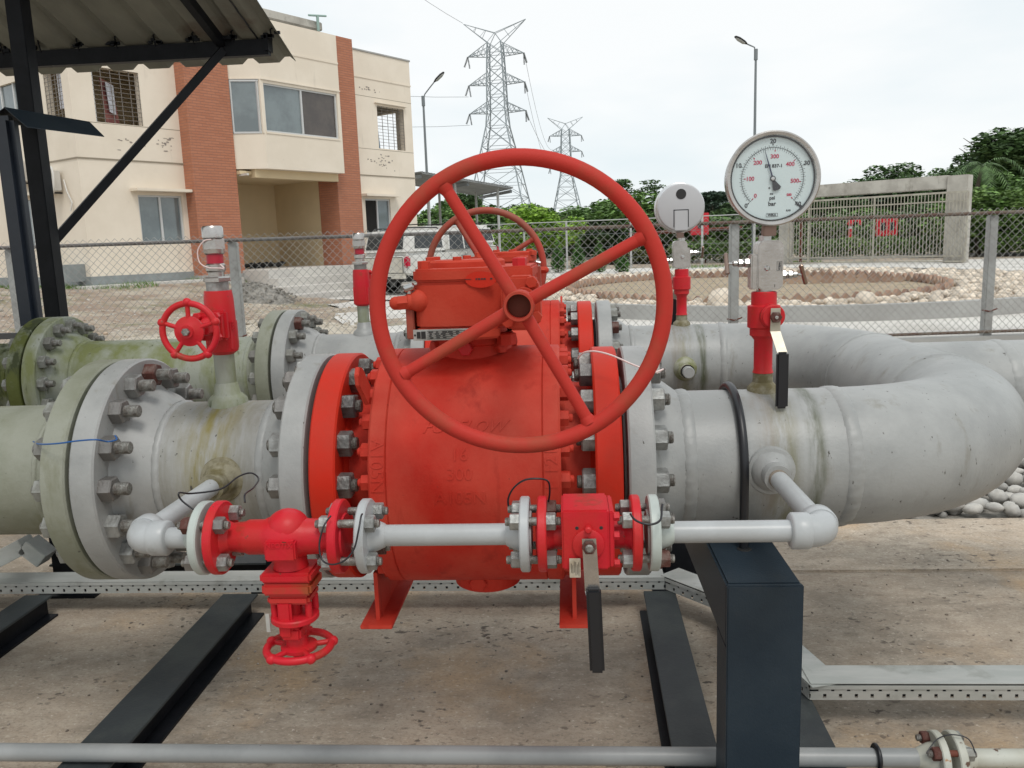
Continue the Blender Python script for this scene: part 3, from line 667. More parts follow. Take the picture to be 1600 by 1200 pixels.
    pc = MB().prism([(-.052, -.06), (-.052, .03), (-.03, .058), (.03, .058), (.052, .03), (.052, -.06), (.03, -.085), (-.03, -.085)], -.262, -.16, Matrix(((0, 1, 0, HX - .01), (1, 0, 0, 0), (0, 0, 1, HZ), (0, 0, 0, 1))))
    pc.v = pc.v[:]; pc.f = [f[::-1] for f in pc.f]; pc.obj('pinion_cover', REDG, t, bevel=.006)
    for x, z in ((HX + .02, HZ + .042), (HX + .03, HZ - .05), (HX - .045, HZ - .06)):
        MB().hex((x, -.262, z), (x, -.28, z), .0165, .2).obj('cover_bolt', REDG, t, smooth=30)
    MB().lathe([(0, .03), (.05, .03), (.05, .022), (.235, .022), (.235, 0)], frame((HX, -.262, HZ), (0, -1, 0)), 28).obj('pinion_shaft', REDG, t)
    # handwheel
    wy = -.507; WR = .337
    wh = MB().ring((HX, wy, HZ), (0, 1, 0), WR, .0195, 96, 16); wo = wh.obj('handwheel_rim', wheel_mat, t, smooth=80, label='large round rim of faded red tube')
    hb = MB().lathe([(.075, .026), (.03, .026), (.03, .0355), (-.038, .0365), (-.042, .034), (-.042, .0285), (.0, .028), (.0, 0)], frame((HX, wy, HZ), (0, 1, 0)), 40)
    hb.obj('hub', wheel_mat, t, smooth=40)
    MB().lathe([(0, .0278), (.002, .024), (.001, 0)], frame((HX, wy - .004, HZ), (0, -1, 0)), 30).obj('hub_bore', RUST, t)
    for a in wl:
        a = math.radians(a); d = Vector((math.cos(a), 0, math.sin(a))); c0_ = Vector((HX, wy - .004, HZ))
        MB().tube([c0_ + d * .03, c0_ + d * .2 + Vector((0, .003, 0)), c0_ + d * (WR - .004) + Vector((0, .004, 0))], [.0155, .0145, .0145], 16).obj('spoke', wheel_mat, t, smooth=60)
        p = c0_ + d * (WR - .03) + Vector((0, .004, 0)); MB().lathe([(0, .0148), (.008, .0175), (.018, .0195)], frame(p, d), 16).obj('spoke_weld', wheel_mat, t, smooth=60)
    return t
PZW = .511
make_valve((VC, PY, PZ), 0, 'front red ball valve with round body, gearbox and very large handwheel', (120.5, 27, -61, -151), REDW, REDV)
make_valve((VC - .01, BY, PZ), PI, 'back red ball valve, its handwheel turned away behind its gearbox', (150, 60, -30, -120), REDW2, REDV, False)

# ---- painted touch-up on the gearbox handled as flat mark
# ================================================================ BYPASS LINE
QY, QZ = 1.78, .957
BR = .0242
def arc(c, a, b, r, n=10):
    """quarter elbow path around corner c from unit direction a (incoming reversed) to b"""
    a = Vector(a); b = Vector(b); c = Vector(c); o = c + (a + b) * r
    return [o - b * r * math.cos(t) - a * r * math.sin(t) for t in [PI / 2 * i / n for i in range(n + 1)]]
def small_flange(parent, x, th, m, R=.084, chips=False):
    d = 1 if th > 0 else -1
    p = [(0, 0), (0, .05), (.004, .052), (.004, R - .003), (.007, R), (abs(th) - .003, R), (abs(th), R - .003), (abs(th), .042), (abs(th) + .006, .038), (abs(th) + .03, .0275), (abs(th) + .034, BR)]
    p = [(x + d * a, r) for a, r in p]
    if d < 0: p = p[::-1]
    return MB().lathe(p, Matrix.Translation((0, QY, QZ)), 64).obj('flange', m, parent, smooth=30)
def small_bolts(parent, x, side, rusty=(), ph=PI / 4, m=None):
    bolts(parent, x, QY, QZ, side, 4, .062, ph, 'small', m or STEEL, r=.0195, l=.021, stud=.010, rusty=rusty, jit=.5)
def studs_between(parent, x0, x1):
    for i in range(4):
        t_ = PI / 4 + i * PI / 2; y, z = QY - .062 * math.cos(t_), QZ + .062 * math.sin(t_)
        MB().cyl((x0, y, z), (x1, y, z), .0095, n=12).obj('stud', THREAD, parent)
# left branch pipe with elbow
EXL, EXR = -1.0, .553
t = thing('bypass_pipe', 'light grey branch pipe and elbow leaving the left weldolet to the red gate valve', 'pipe', (0, 0, 0)); bl = t
olet(t, (EXL - .0, PY - RP_ + .002, QZ + .0), (0, -1, 0), mat('stained_weldolet', (0, 0, 0)), .062, .034, .075)
P = [(EXL, PY - RP_ - .07, QZ), (EXL, QY + .05, QZ)]
MB().tube(P, BR, 32).obj('pipe', WHITEGREY, t, smooth=60)
def elbow_fit(parent, cx, sx):
    e = MB()
    pts = [Vector((cx, QY + .062, QZ)), Vector((cx, QY + .04, QZ))] + arc((cx, QY, QZ), (0, 1, 0), (sx, 0, 0), .032, 10) + [Vector((cx + sx * .04, QY, QZ)), Vector((cx + sx * .07, QY, QZ))]
    e.tube(pts, [.037, .038] + [.036] * 11 + [.038, .037], 32)
    e.lathe([(0, 0), (0, .0385), (.004, .0405), (.036, .0405), (.041, .036), (.041, 0)], frame((cx + sx * .034, QY, QZ), (sx, 0, 0)), 32)
    e.lathe([(0, 0), (0, .0385), (.004, .0405), (.03, .0405), (.034, .036), (.034, 0)], frame((cx, QY + .03, QZ), (0, 1, 0)), 32)
    return e.obj('elbow', WHITEGREY, parent, smooth=50)
elbow_fit(t, EXL, 1)
MB().tube([(EXL + .06, QY, QZ), (-.852, QY, QZ)], BR, 32).obj('pipe', WHITEGREY, t, smooth=60)
small_flange(t, -.824, -.024, PALE); small_bolts(t, -.848, -1, rusty=(0,))
# gate valve hanging stem down
t = thing('gate_valve', 'small crimson gate valve hanging stem down under the bypass, handwheel at the bottom', 'valve', (0, 0, 0)); gv = t
GXc = -.645
small_flange(t, -.818, .025, PINK); small_flange(t, -.476 - .034, -.025, PINK)
bd = MB().lathe([(-.775, .033), (-.745, .036), (-.735, .040), (-.70, .040), (-.685, .047), (-.66, .055), (-.64, .055), (-.615, .047), (-.60, .041), (-.57, .040), (-.555, .035), (-.53, .034)], Matrix.Translation((0, QY, QZ)), 48)
bd.ball((GXc, QY, QZ + .018), .05, 24, (1, 1, .95)); bd.obj('body', PINK, t, smooth=60)
logo = MB().box((GXc, QY - .056, QZ - .012), (.07, .02, .046)); lo = logo.obj('cast_boss', PINK, t, bevel=.004)
tx = MB(); mb_text(tx, 'NEOTIX', .0165, Matrix.Translation((GXc, QY - .0665, QZ + .002)) @ Matrix.Rotation(PI / 2, 4, 'X'), extr=.0012); tx.obj('cast_lettering', PINK, lo, smooth=0, kind='stuff')
nk = MB().lathe([(.03, .036), (.06, .038), (.07, .04)], frame((GXc, QY, QZ), (0, 0, -1)), 32)
nk.box((GXc + .0, QY, QZ - .083), (.118, .096, .024)); nk.obj('body_bonnet_flange', PINK, t, bevel=.006)
b2 = MB().box((GXc, QY, QZ - .111), (.114, .094, .028)); b2.box((GXc, QY, QZ - .139), (.098, .08, .022)); b2.obj('bonnet', mat('rust_stained_crimson', (.5, .025, .022), (.3, .07, .02), 9, rough=.4, lo=.45, hi=.62), t, bevel=.006)
yk = MB()
for sx in (-1, 1):
    yk.rod((GXc + sx * .04, QY - .02, QZ - .148), (GXc + sx * .04, QY - .02, QZ - .19), .008)
    yk.rod((GXc + sx * .04, QY + .03, QZ - .148), (GXc + sx * .04, QY + .03, QZ - .19), .008)
yk.obj('gland_bolt', PINK, t, kind='stuff')
MB().lathe([(0, 0), (0, .052), (.003, .055), (.012, .055), (.015, .052), (.015, 0)], frame((GXc, QY, QZ - .185), (0, 0, -1)), 40).obj('gland_flange', PINK, t)
yo = MB().box((GXc - .01, QY - .036, QZ - .185), (.032, .014, .088)); yo.box((GXc - .01, QY + .036, QZ - .185), (.032, .014, .088)); yo.box((GXc, QY, QZ - .222), (.046, .08, .03)); yo.obj('yoke', PINK, t, bevel=.005)
MB().rod((GXc, QY, QZ - .14), (GXc, QY, QZ - .262), .013).lathe([(0, .02), (.02, .026), (.026, .026)], frame((GXc, QY, QZ - .238), (0, 0, -1)), 24).obj('stem', PINK, t)
def small_wheel(parent, c, ax, R, up, m, r=.009):
    M = frame(c, ax, up); n = 5
    w_ = MB().tube([M @ Vector((0, R * math.cos(2 * PI * i / 60), R * math.sin(2 * PI * i / 60))) for i in range(60)], r, 12, True)
    rim = w_.obj('handwheel_rim', m, parent, smooth=80)
    MB().lathe([(-.008, 0), (-.008, .03), (-.004, .042), (.004, .042), (.008, .03), (.014, .018), (.02, .018), (.02, 0)], M, 32).obj('hub', m, parent)
    MB().hex(M @ Vector((.012, 0, 0)), M @ Vector((.03, 0, 0)), .011).obj('wheel_nut', THREAD, parent, smooth=30)
    for i in range(n):
        a = .3 + 2 * PI * i / n; d = Vector((0, math.cos(a), math.sin(a)))
        MB().tube([M @ (d * .032), M @ (d * R)], .0065, 10).obj('spoke', m, parent)
        MB().ball(M @ (d * (R + .003)), .0125, 12, (1, 1, 1)).obj('rim_knob', m, parent, smooth=80)
small_wheel(t, (GXc + .004, QY, QZ - .268), (0, 0, -1), .074, (0, 1, 0), PINK)
MB().box((GXc - .054, QY - .03, QZ - .196), (.009, .002, .044), Matrix.Identity(4)).obj('hanging_tag', GALV, t)
# middle bypass pipe
t = thing('bypass_pipe', 'straight light grey pipe between the gate valve and lever valve, crossing the red barrel', 'pipe', (0, 0, 0)); bm2 = t
small_flange(t, -.478, .025, WHITEGREY); small_bolts(t, -.453, 1, rusty=(2,))
MB().tube([(-.42, QY, QZ), (-.14, QY, QZ)], BR, 32).obj('pipe', WHITEGREY, t, smooth=60)
small_flange(t, -.088, -.025, WHITEGREY); small_bolts(t, -.113, -1)
for sx, e0 in ((-1, -.478), (1, -.088)):
    for p in ((gv if sx < 0 else None),):
        pass
small_bolts(gv, -.793, 1); small_bolts(gv, -.535, -1); studs_between(gv, -.83, -.80); studs_between(gv, -.515, -.47)
# lever ball valve
t = thing('lever_valve', 'small crimson block valve with black gripped lever hanging down, right part of the bypass', 'valve', (0, 0, 0)); lv = t
small_flange(t, -.078, .024, PINK); small_flange(t, .155, -.024, PINK)
small_bolts(t, -.054, 1, rusty=(1,)); small_bolts(t, .131, -1); studs_between(t, -.1, -.06); studs_between(t, .14, .18)
BX = .034
MB().lathe([(-.05, .033), (-.02, .036), (.08, .036), (.13, .033)], Matrix.Translation((0, QY, QZ)), 40).obj('body', PINK, t)
MB().box((BX - .004, QY, QZ + .006), (.102, .125, .135)).obj('block_body', PINK, t, bevel=.004)
MB().box((BX + .052, QY, QZ + .006), (.012, .118, .126)).obj('end_cap', PINK, t, bevel=.003)
for z in (.055, .012, -.05):
    MB().hex((BX + .058, QY - .05, QZ + z), (BX + .07, QY - .05, QZ + z), .010).obj('cap_screw', PINK, t, smooth=30)
MB().lathe([(0, .034), (.006, .034), (.008, .031), (.008, 0)], frame((BX + .002, QY - .062, QZ - .002), (0, -1, 0)), 40).obj('stem_plate', PINK, t)
MB().rod((BX + .002, QY - .06, QZ + .034), (BX + .002, QY - .082, QZ + .034), .0075).obj('stop_pin', PINK, t)
MB().rod((BX - .022, QY - .0615, QZ + .034), (BX - .022, QY - .0632, QZ + .034), .004, .0005, 12).rod((BX + .03, QY - .0615, QZ + .034), (BX + .03, QY - .0632, QZ + .034), .004, .0005, 12).obj('screw_hole', BLK, t, kind='stuff')
MB().rod((BX + .003, QY - .06, QZ), (BX + .003, QY - .1, QZ), .009).obj('stem', THREAD, t)
lvz = MB(); y0 = QY - .082
lvz.hexa([(BX - .008, y0 - .004, QZ - .1), (BX + .024, y0 - .004, QZ - .1), (BX + .024, y0, QZ - .1), (BX - .008, y0, QZ - .1), (BX - .012, y0 - .004, QZ + .018), (BX + .018, y0 - .004, QZ + .018), (BX + .018, y0, QZ + .018), (BX - .012, y0, QZ + .018)])
lvz.hexa([(BX - .004, y0 - .012, QZ - .115), (BX + .025, y0 - .012, QZ - .115), (BX + .025, y0 - .008, QZ - .115), (BX - .004, y0 - .008, QZ - .115), (BX - .008, y0 - .004, QZ - .1), (BX + .024, y0 - .004, QZ - .1), (BX + .024, y0, QZ - .1), (BX - .008, y0, QZ - .1)])
lvz.obj('lever', INOX, t, smooth=30)
MB().hex((BX + .003, y0 - .004, QZ), (BX + .003, y0 - .013, QZ), .0155).obj('lever_nut', RUSTN, t, smooth=30)
gp = MB().hexa([(BX - .001, y0 - .029, QZ - .278), (BX + .031, y0 - .029, QZ - .278), (BX + .031, y0 - .013, QZ - .278), (BX - .001, y0 - .013, QZ - .278), (BX - .006, y0 - .022, QZ - .09), (BX + .026, y0 - .022, QZ - .09), (BX + .026, y0 + .0, QZ - .09), (BX - .006, y0 + .0, QZ - .09)]); gp.obj('lever_grip', RUBBER, t, bevel=.005)
tg = MB().box((BX - .028, QY - .073, QZ - .052), (.024, .002, .043)); ta = tg.obj('paper_tag', mat('worn_paper_tag', (.5, .45, .36), (.36, .3, .22), 40, rough=.8), t)
q = MB()
for i in range(6): q.box((BX - .036 + i * .0032, QY - .0745, QZ - .052 + random.uniform(-.003, .003)), (.0009, .0008, random.uniform(.015, .032)))
q.obj('tag_print', BLK, ta, kind='stuff')
# right bypass pipe
t = thing('bypass_pipe', 'light grey branch pipe from the lever valve to the elbow and right weldolet', 'pipe', (0, 0, 0)); brp = t
small_flange(t, .165, .026, PALE); small_bolts(t, .191, 1, rusty=(3, 2))
MB().tube([(.222, QY, QZ), (EXR - .06, QY, QZ)], BR, 32).obj('pipe', WHITEGREY, t, smooth=60)
elbow_fit(t, EXR, -1)
MB().tube([(EXR, PY - RP_ - .07, QZ), (EXR, QY + .05, QZ)], BR, 32).obj('pipe', WHITEGREY, t, smooth=60)
o = olet(t, (EXR, PY - RP_ + .002, QZ), (0, -1, 0), GREY, .064, .034, .075)
MB().tube([(EXR, PY - RP_ - .05, QZ), (EXR, PY - RP_ - .088, QZ)], BR + .0012, 32).obj('rusty_collar', mat('brownish_collar', (.28, .24, .2), (.2, .16, .12), 12, rough=.6), t)

# ================================================================ WIRES
def wire(name_label, pts, r, m, n=6):
    P = [Vector(p) for p in pts]; Q = []
    for i in range(len(P) - 1):
        p0, p1, p2, p3 = P[max(i - 1, 0)], P[i], P[i + 1], P[min(i + 2, len(P) - 1)]
        for k in range(n):
            u = k / n; Q.append(.5 * ((2 * p1) + (-p0 + p2) * u + (2 * p0 - 5 * p1 + 4 * p2 - p3) * u * u + (-p0 + 3 * p1 - 3 * p2 + p3) * u ** 3))
    Q.append(P[-1]); o = MB().tube(Q, r, 8).obj('bonding_wire', m, smooth=80); tag(o, name_label, 'wire'); return o
wire('thin blue wire tied across the rims of the big left flange joint', [onY(p[0], p[1], y) for *p, y in ((52, 690, 2.26), (62, 694, 2.14), (90, 693, 2.1), (120, 689, 2.1), (150, 687, 2.1), (168, 690, 2.14), (182, 687, 2.14), (180, 681, 2.16))], .0022, WIREU)
wire('black wire looping up from the left crimson flange across the grey pipe', [onY(p[0], p[1], y) for *p, y in ((308, 800, 1.8), (284, 782, 1.8), (280, 770, 1.8), (300, 771, 1.85), (345, 764, 1.9), (372, 745, 1.95), (392, 739, 1.98), (404, 748, 1.95), (396, 762, 1.88), (383, 772, 1.82), (383, 785, 1.80))], .0022, WIREB)
wire('black wire drooping between the gate valve right flange bolts', [onY(p[0], p[1], y) for *p, y in ((517, 806, 1.71), (506, 822, 1.69), (499, 850, 1.68), (503, 874, 1.67), (518, 882, 1.66), (538, 876, 1.66), (553, 858, 1.67), (560, 830, 1.68), (564, 808, 1.7), (566, 803, 1.71))], .0020, WIREB)
wire('black wire arched over the pale and crimson flanges left of the lever valve', [onY(p[0], p[1], y) for *p, y in ((796, 800, 1.82), (794, 780, 1.82), (803, 762, 1.8), (820, 750, 1.79), (842, 748, 1.79), (856, 752, 1.8), (859, 766, 1.81), (857, 785, 1.82), (855, 800, 1.82))], .0022, WIREB)
wire('black wire sagging below the right crimson flange of the lever valve', [onY(p[0], p[1], y) for *p, y in ((985, 803, 1.7), (992, 812, 1.68), (1005, 818, 1.67), (1020, 819, 1.67), (1032, 812, 1.68), (1034, 795, 1.7), (1035, 788, 1.71))], .0024, WIREB)
wire('pinkish white wire draped over the top of the right red flange', [onY(p[0], p[1], y) for *p, y in ((903, 560, 2.28), (912, 551, 2.26), (930, 549, 2.24), (955, 555, 2.22), (985, 568, 2.2), (1008, 577, 2.2), (1024, 581, 2.2), (1036, 577, 2.22), (1026, 583, 2.22))], .0024, WIREW)

# ================================================================ VENT VALVES (front and mirrored back)
VX = -1.045
def vent(loc, rz, label, hose_label, mpipe, front):
    # riser and weldolet belong to the valve assembly below
    t = thing('vent_riser', ('greenish grey riser welded on top of the ' + ('front' if front else 'back') + ' pipe under its red vent valve'), 'riser', loc, rz)
    I = Matrix.Identity(4)
    MB().lathe([(RP_ - .01, .062), (RP_ + .012, .058), (RP_ + .025, .045), (RP_ + .028, .040), (RP_ + .058, .034), (RP_ + .062, .031)], frame((0, 0, 0), (0, 0, 1)), 32, wob=.0004).obj('branch_fitting', MOSS2 if front else mpipe, t, smooth=50)
    MB().lathe([(RP_ + .05, .0305), (.372, .0305), (.372, 0)], frame((0, 0, 0), (0, 0, 1)), 28).obj('riser_pipe', MOSS2, t)
    v = thing('vent_valve', label, 'valve', loc, rz)
    pr = [(-.038, -.036), (.038, -.036), (.045, 0), (.038, .036), (-.038, .036), (-.045, 0)]
    b = MB().plan([(x, y) for x, y in pr], .362, .46)
    b.obj('body', PINK, v, bevel=.008)
    MB().lathe([(.352, .03), (.362, .044), (.37, .046), (.52, .043), (.545, .04), (.545, .0)], frame((0, 0, 0), (0, 0, 1)), 32).obj('body_barrel', PINK, v)
    bo = MB().box((.0, -.05, .445), (.085, .026, .09)); bo.obj('bonnet_flange', PINK, v, bevel=.007)
    bo = MB().box((.0, -.079, .445), (.078, .026, .082)); bo.obj('bonnet', PINK, v, bevel=.007)
    for x, z in ((.028, .475), (-.028, .475), (.028, .415), (-.028, .415)):
        MB().hex((x, -.092, z), (x, -.106, z), .0125).obj('bonnet_bolt', PINK, v, smooth=30)
    MB().rod((0, -.09, .445), (0, -.2, .445), .013).lathe([(0, .028), (.03, .022), (.04, .014)], frame((0, -.09, .445), (0, -1, 0)), 24).obj('stem', PINK, v)
    yk = MB(); 
    for sx in (-1, 1): yk.box((sx * .03, -.13, .445), (.01, .08, .024))
    yk.box((0, -.168, .445), (.07, .012, .03)); yk.obj('yoke', PINK, v, bevel=.003)
    small_wheel(v, (.0, -.215, .445), (0, -1, 0), .077, (0, 0, 1), PINK)
    tx = MB(); mb_text(tx, '800', .02, Matrix.Translation((.0455, -.02, .44)) @ Matrix.Rotation(PI / 2, 4, 'Z') @ Matrix.Rotation(PI / 2, 4, 'X') @ Matrix.Rotation(-PI / 2, 4, 'Z'), extr=.001); tx.obj('cast_lettering', PINK, v, smooth=0, kind='stuff')
    h = thing('hose_coupling', hose_label, 'coupling', loc, rz); Z = frame((0, 0, 0), (0, 0, 1))
    MB().lathe([(.545, .033), (.572, .033)], Z, 24).obj('nipple', STEEL, h)
    MB().hex((0, 0, .572), (0, 0, .587), .042).obj('lock_nut', INOX, h, smooth=30)
    MB().lathe([(.587, .024), (.6, .024), (.605, .029), (.622, .029), (.626, .024)], Z, 24).obj('adapter', INOX, h)
    MB().lathe([(.626, .0245), (.652, .0245)], Z, 24).obj('red_band', mat('dark_red_band', (.4, .01, .03), rough=.35), h)
    MB().lathe([(.652, .024), (.656, .03), (.668, .031), (.672, .027)], Z, 24).obj('ferrule', INOX, h)
    MB().hex((0, 0, .668), (0, 0, .7), .034).obj('hex_body', INOX, h, smooth=30)
    MB().lathe([(.7, .028), (.702, .031), (.73, .031), (.736, .027), (.736, 0)], Z, 24).obj('cap', INOX, h)
    return v
vent((VX, PY, PZ), 0, 'crimson vent valve with five spoke handwheel standing on the front pipe', 'steel hose coupling with dark red band on top of the front vent valve', GREYL, True)
vent((VX - .04, BY, PZ), PI, 'smaller looking crimson vent valve on the back pipe, handwheel facing away', 'steel hose coupling with red band on top of the back vent valve', GREY, False)
wire('thin pale wire looped from the front hose coupling cap down its side', [onY(p[0], p[1], 2.42) for p in ((330, 374), (318, 377), (309, 392), (312, 410), (325, 418), (343, 419), (350, 419), (344, 413))], .0018, WIREW)

# ================================================================ GAUGES
GX = .572
DIALP = mat('dial_face', (.56, .66, .67), rough=.35)
INK = mat('dial_black_ink', (.012, .014, .018), rough=.5)
INKR = mat('dial_red_ink', (.45, .015, .07), rough=.5)
NEEDLE = mat('needle_navy', (.004, .008, .05), rough=.4)
def gauge(loc, rz, front, lab):
    bv = thing('gauge_valve', ('crimson lever valve carrying the ' + ('front' if front else 'back') + ' pressure gauge' + (', black lever hanging down' if front else ' with lever behind')), 'valve', loc, rz)
    Z = frame((0, 0, 0), (0, 0, 1))
    MB().lathe([(RP_ - .01, .046), (RP_ + .01, .044), (RP_ + .022, .032), (RP_ + .025, .029), (.256, .028), (.256, 0)], Z, 28).obj('branch_fitting', mat('stained_weldolet', (0, 0, 0)), bv)
    MB().lathe([(.252, .024), (.256, .03), (.266, .0265), (.352, .0265), (.362, .034), (.366, .039), (.386, .039), (.39, .046), (.452, .046), (.455, .036), (.49, .036), (.493, .033), (.493, 0)], Z, 32).obj('body', PINK, bv)
    MB().lathe([(0, .034), (.04, .034), (.044, .03), (.05, .03), (.05, 0)], frame((.012, -.02, .425), (0, -1, 0)), 32).obj('stem_plate', PINK, bv)
    y = -.078; xo = .014
    l_ = MB(); l_.hexa([(xo - .014, y - .004, .385), (xo + .014, y - .004, .385), (xo + .014, y, .385), (xo - .014, y, .385), (xo - .013, y - .004, .45), (xo + .013, y - .004, .45), (xo + .013, y, .45), (xo - .013, y, .45)])
    l_.hexa([(xo - .004, y - .044, .33), (xo + .024, y - .044, .33), (xo + .024, y - .04, .33), (xo - .004, y - .04, .33), (xo - .014, y - .004, .385), (xo + .014, y - .004, .385), (xo + .014, y, .385), (xo - .014, y, .385)])
    l_.obj('lever', mat('pale_lever_steel', (.5, .48, .4), (.38, .35, .28), 12, rough=.4, metal=.4), bv, smooth=30)
    MB().hex((xo, y - .004, .425), (xo, y - .014, .425), .0165).obj('lever_nut', RUSTN, bv, smooth=30)
    MB().rod((xo, y - .012, .425), (xo, y - .018, .425), .005, .001, 12).obj('stem_end', INOXB, bv)
    MB().box((xo + .01, y - .047, .252), (.034, .014, .16)).obj('lever_grip', RUBBER, bv, bevel=.006)
    mf = thing('manifold_block', 'stainless block manifold with T handles under the ' + ('front' if front else 'back') + ' gauge', 'manifold', loc, rz)
    MB().lathe([(.49, .022), (.512, .022), (.512, 0)], Z, 24).lathe([(.63, .018), (.652, .018)], Z, 24).obj('nipple', INOXB, mf)
    b = MB().prism([(-.03, .508), (-.018, .498), (.03, .498), (.042, .508), (.042, .625), (.032, .638), (-.02, .638), (-.03, .625)], -.032, .032, Matrix(((0, 1, 0, 0.004), (1, 0, 0, 0), (0, 0, 1, 0), (0, 0, 0, 1))))
    b.f = [f[::-1] for f in b.f]; bl_ = b.obj('block', INOX, mf, bevel=.003)
    if front:
        q = MB(); mb_text(q, 'WIKA', .0085, Matrix.Translation((.034, -.0328, .565)) @ Matrix.Rotation(PI / 2, 4, 'X') @ Matrix.Rotation(-PI / 2, 4, 'Z'), extr=.0003)
        for dx, dz, w1, h1 in ((-.0065, 0, .0008, .026), (.0065, 0, .0008, .026), (0, .013, .0138, .0008), (0, -.013, .0138, .0008)): q.box((.034 + dx, -.0327, .565 + dz), (w1, .0006, h1))
        q.box((.022, -.0327, .51), (.0012, .0006, .008)); q.obj('etched_mark', INK, bl_, smooth=0, kind='stuff')
    lb = MB().box((-.03, 0, .55), (.026, .05, .1)); lb.obj('side_boss', INOX, mf, bevel=.004)
    def thandle(x0, sx, z, ang):
        p = thing_c = MB(); p.hex((x0, 0, z), (x0 + sx * .014, 0, z), .014); p.rod((x0 + sx * .014, 0, z), (x0 + sx * .022, 0, z), .011); p.hex((x0 + sx * .022, 0, z), (x0 + sx * .032, 0, z), .0125)
        p.rod((x0 + sx * .032, 0, z), (x0 + sx * .048, 0, z), .0085); p.rod((x0 + sx * .048, 0, z), (x0 + sx * .062, 0, z), .004, .001, 10)
        ho = p.obj('needle_valve', INOXB, mf, smooth=30)
        c = Vector((x0 + sx * .064, 0, z)); d = Vector((math.sin(ang) * sx, -.3 * sx, math.cos(ang))).normalized() * .032
        MB().rod(c - d, c + d, .0065).obj('t_handle', mat('brown_tinted_steel', (.3, .22, .18), rough=.25, metal=.9), ho)
    thandle(-.043, -1, .575, .03); thandle(.046, 1, .538, -.35)
    MB().rod((0, -.03, .56), (0, -.036, .56), .008).rod((0, .03, .555), (0, .042, .555), .009).obj('bleed_screw', INOXB, mf)
    g = thing('pressure_gauge', lab, 'gauge', (loc[0] + (.006 if front else -.005), loc[1], loc[2]), rz)
    MB().box((0, -.02, .665), (.036, .03, .03)).obj('socket', mat('gauge_socket', (.25, .17, .14), rough=.35, metal=.7), g, bevel=.002)
    gcz, gr = .806, .127; FM = frame((0, -.05, gcz), (0, -1, 0))       # local x towards the viewer side
    case = MB().lathe([(-.062, 0), (-.062, gr - .014), (-.058, gr - .008), (-.045, gr - .004), (.0, gr - .004), (.002, gr + .001), (.01, gr + .002), (.013, gr - .002), (.012, gr - .01), (.005, gr - .013)], FM, 96).obj('case', INOX if front else mat('gauge_back_steel', (.66, .67, .68), rough=.3, metal=.7), g, smooth=35)
    FX = Matrix.Translation((0, -.05, gcz)) @ Matrix.Rotation(PI / 2, 4, 'X')      # x right, y up, z towards viewer
    MB().lathe([(.000, gr - .012), (.0005, 0)], FM, 64).obj('dial', DIALP, g)
    dk = MB(); Rr = .0855
    A0, A1 = math.radians(225), math.radians(-45)
    def ang(f): return A0 + (A1 - A0) * f
    def tick(mb_, a, r0_, r1_, w_, z=.0012):
        d = Vector((math.cos(a), math.sin(a), 0)); n_ = Vector((-d.y, d.x, 0)) * w_ / 2
        mb_.add([FX @ (v + Vector((0, 0, z))) for v in (d * r0_ - n_, d * r1_ - n_, d * r1_ + n_, d * r0_ + n_)], [(0, 1, 2, 3)])
    rd = MB()
    for i in range(90):
        a, b = ang(i / 90), ang((i + 1) / 90)
        for r_ in (.0835,):
            dk.add([FX @ Vector((rr * math.cos(t_), rr * math.sin(t_), .001)) for rr, t_ in ((r_, a), (r_ + .0011, a), (r_ + .0011, b), (r_, b))], [(0, 3, 2, 1)])
    for i in range(81): tick(dk, ang(i / 80), .0835, .0905 if i % 2 == 0 else .0875, .0009)
    for i in range(59): tick(dk, ang(i / 58), .0775 if i % 5 else .0755, .0835, .0008)
    for i, s_ in enumerate(('0', '10', '20', '30', '40')):
        a = ang(i / 4); tick(dk, a, .0905, .0945, .003)
        mb_text(dk, s_, .0165, FX @ Matrix.Translation((.1005 * math.cos(a), .1005 * math.sin(a), .0012)), extr=0)
    for v_, s_ in ((0, '0'), (100, '100'), (200, '200'), (300, '300'), (400, '400'), (500, '500'), (580, '580')):
        a = ang(v_ / 580); tick(rd, a, .073, .078, .0026); k = .061 if v_ not in (0, 580) else .065
        mb_text(rd, s_, .0155 if v_ != 580 else .009, FX @ Matrix.Translation((k * math.cos(a), k * math.sin(a) * .98, .0012)), extr=0)
    for s_, x, y, sz in (('EN 837-1', .003, .034, .0125), ('psi', .0, -.052, .014), ('bar', .0, -.068, .016), ('316', -.002, -.041, .006), ('0,1δ', .045, -.0875, .0065), ('G', -.008, -.025, .007)):
        mb_text(dk, s_, sz, FX @ Matrix.Translation((x, y, .0012)), extr=0)
    mb_text(dk, 'WIKA', .0088, FX @ Matrix.Translation((0, -.0985, .0012)), extr=0)
    for dx, dy, w1, h1 in ((-.0155, 0, .0009, .009), (.0155, 0, .0009, .009), (0, .0045, .0318, .0009), (0, -.0045, .0318, .0009)):
        x, y = dx, -.0985 + dy; dk.add([FX @ Vector(v) for v in ((x - w1 / 2, y - h1 / 2, .0013), (x + w1 / 2, y - h1 / 2, .0013), (x + w1 / 2, y + h1 / 2, .0013), (x - w1 / 2, y + h1 / 2, .0013))], [(0, 1, 2, 3)])
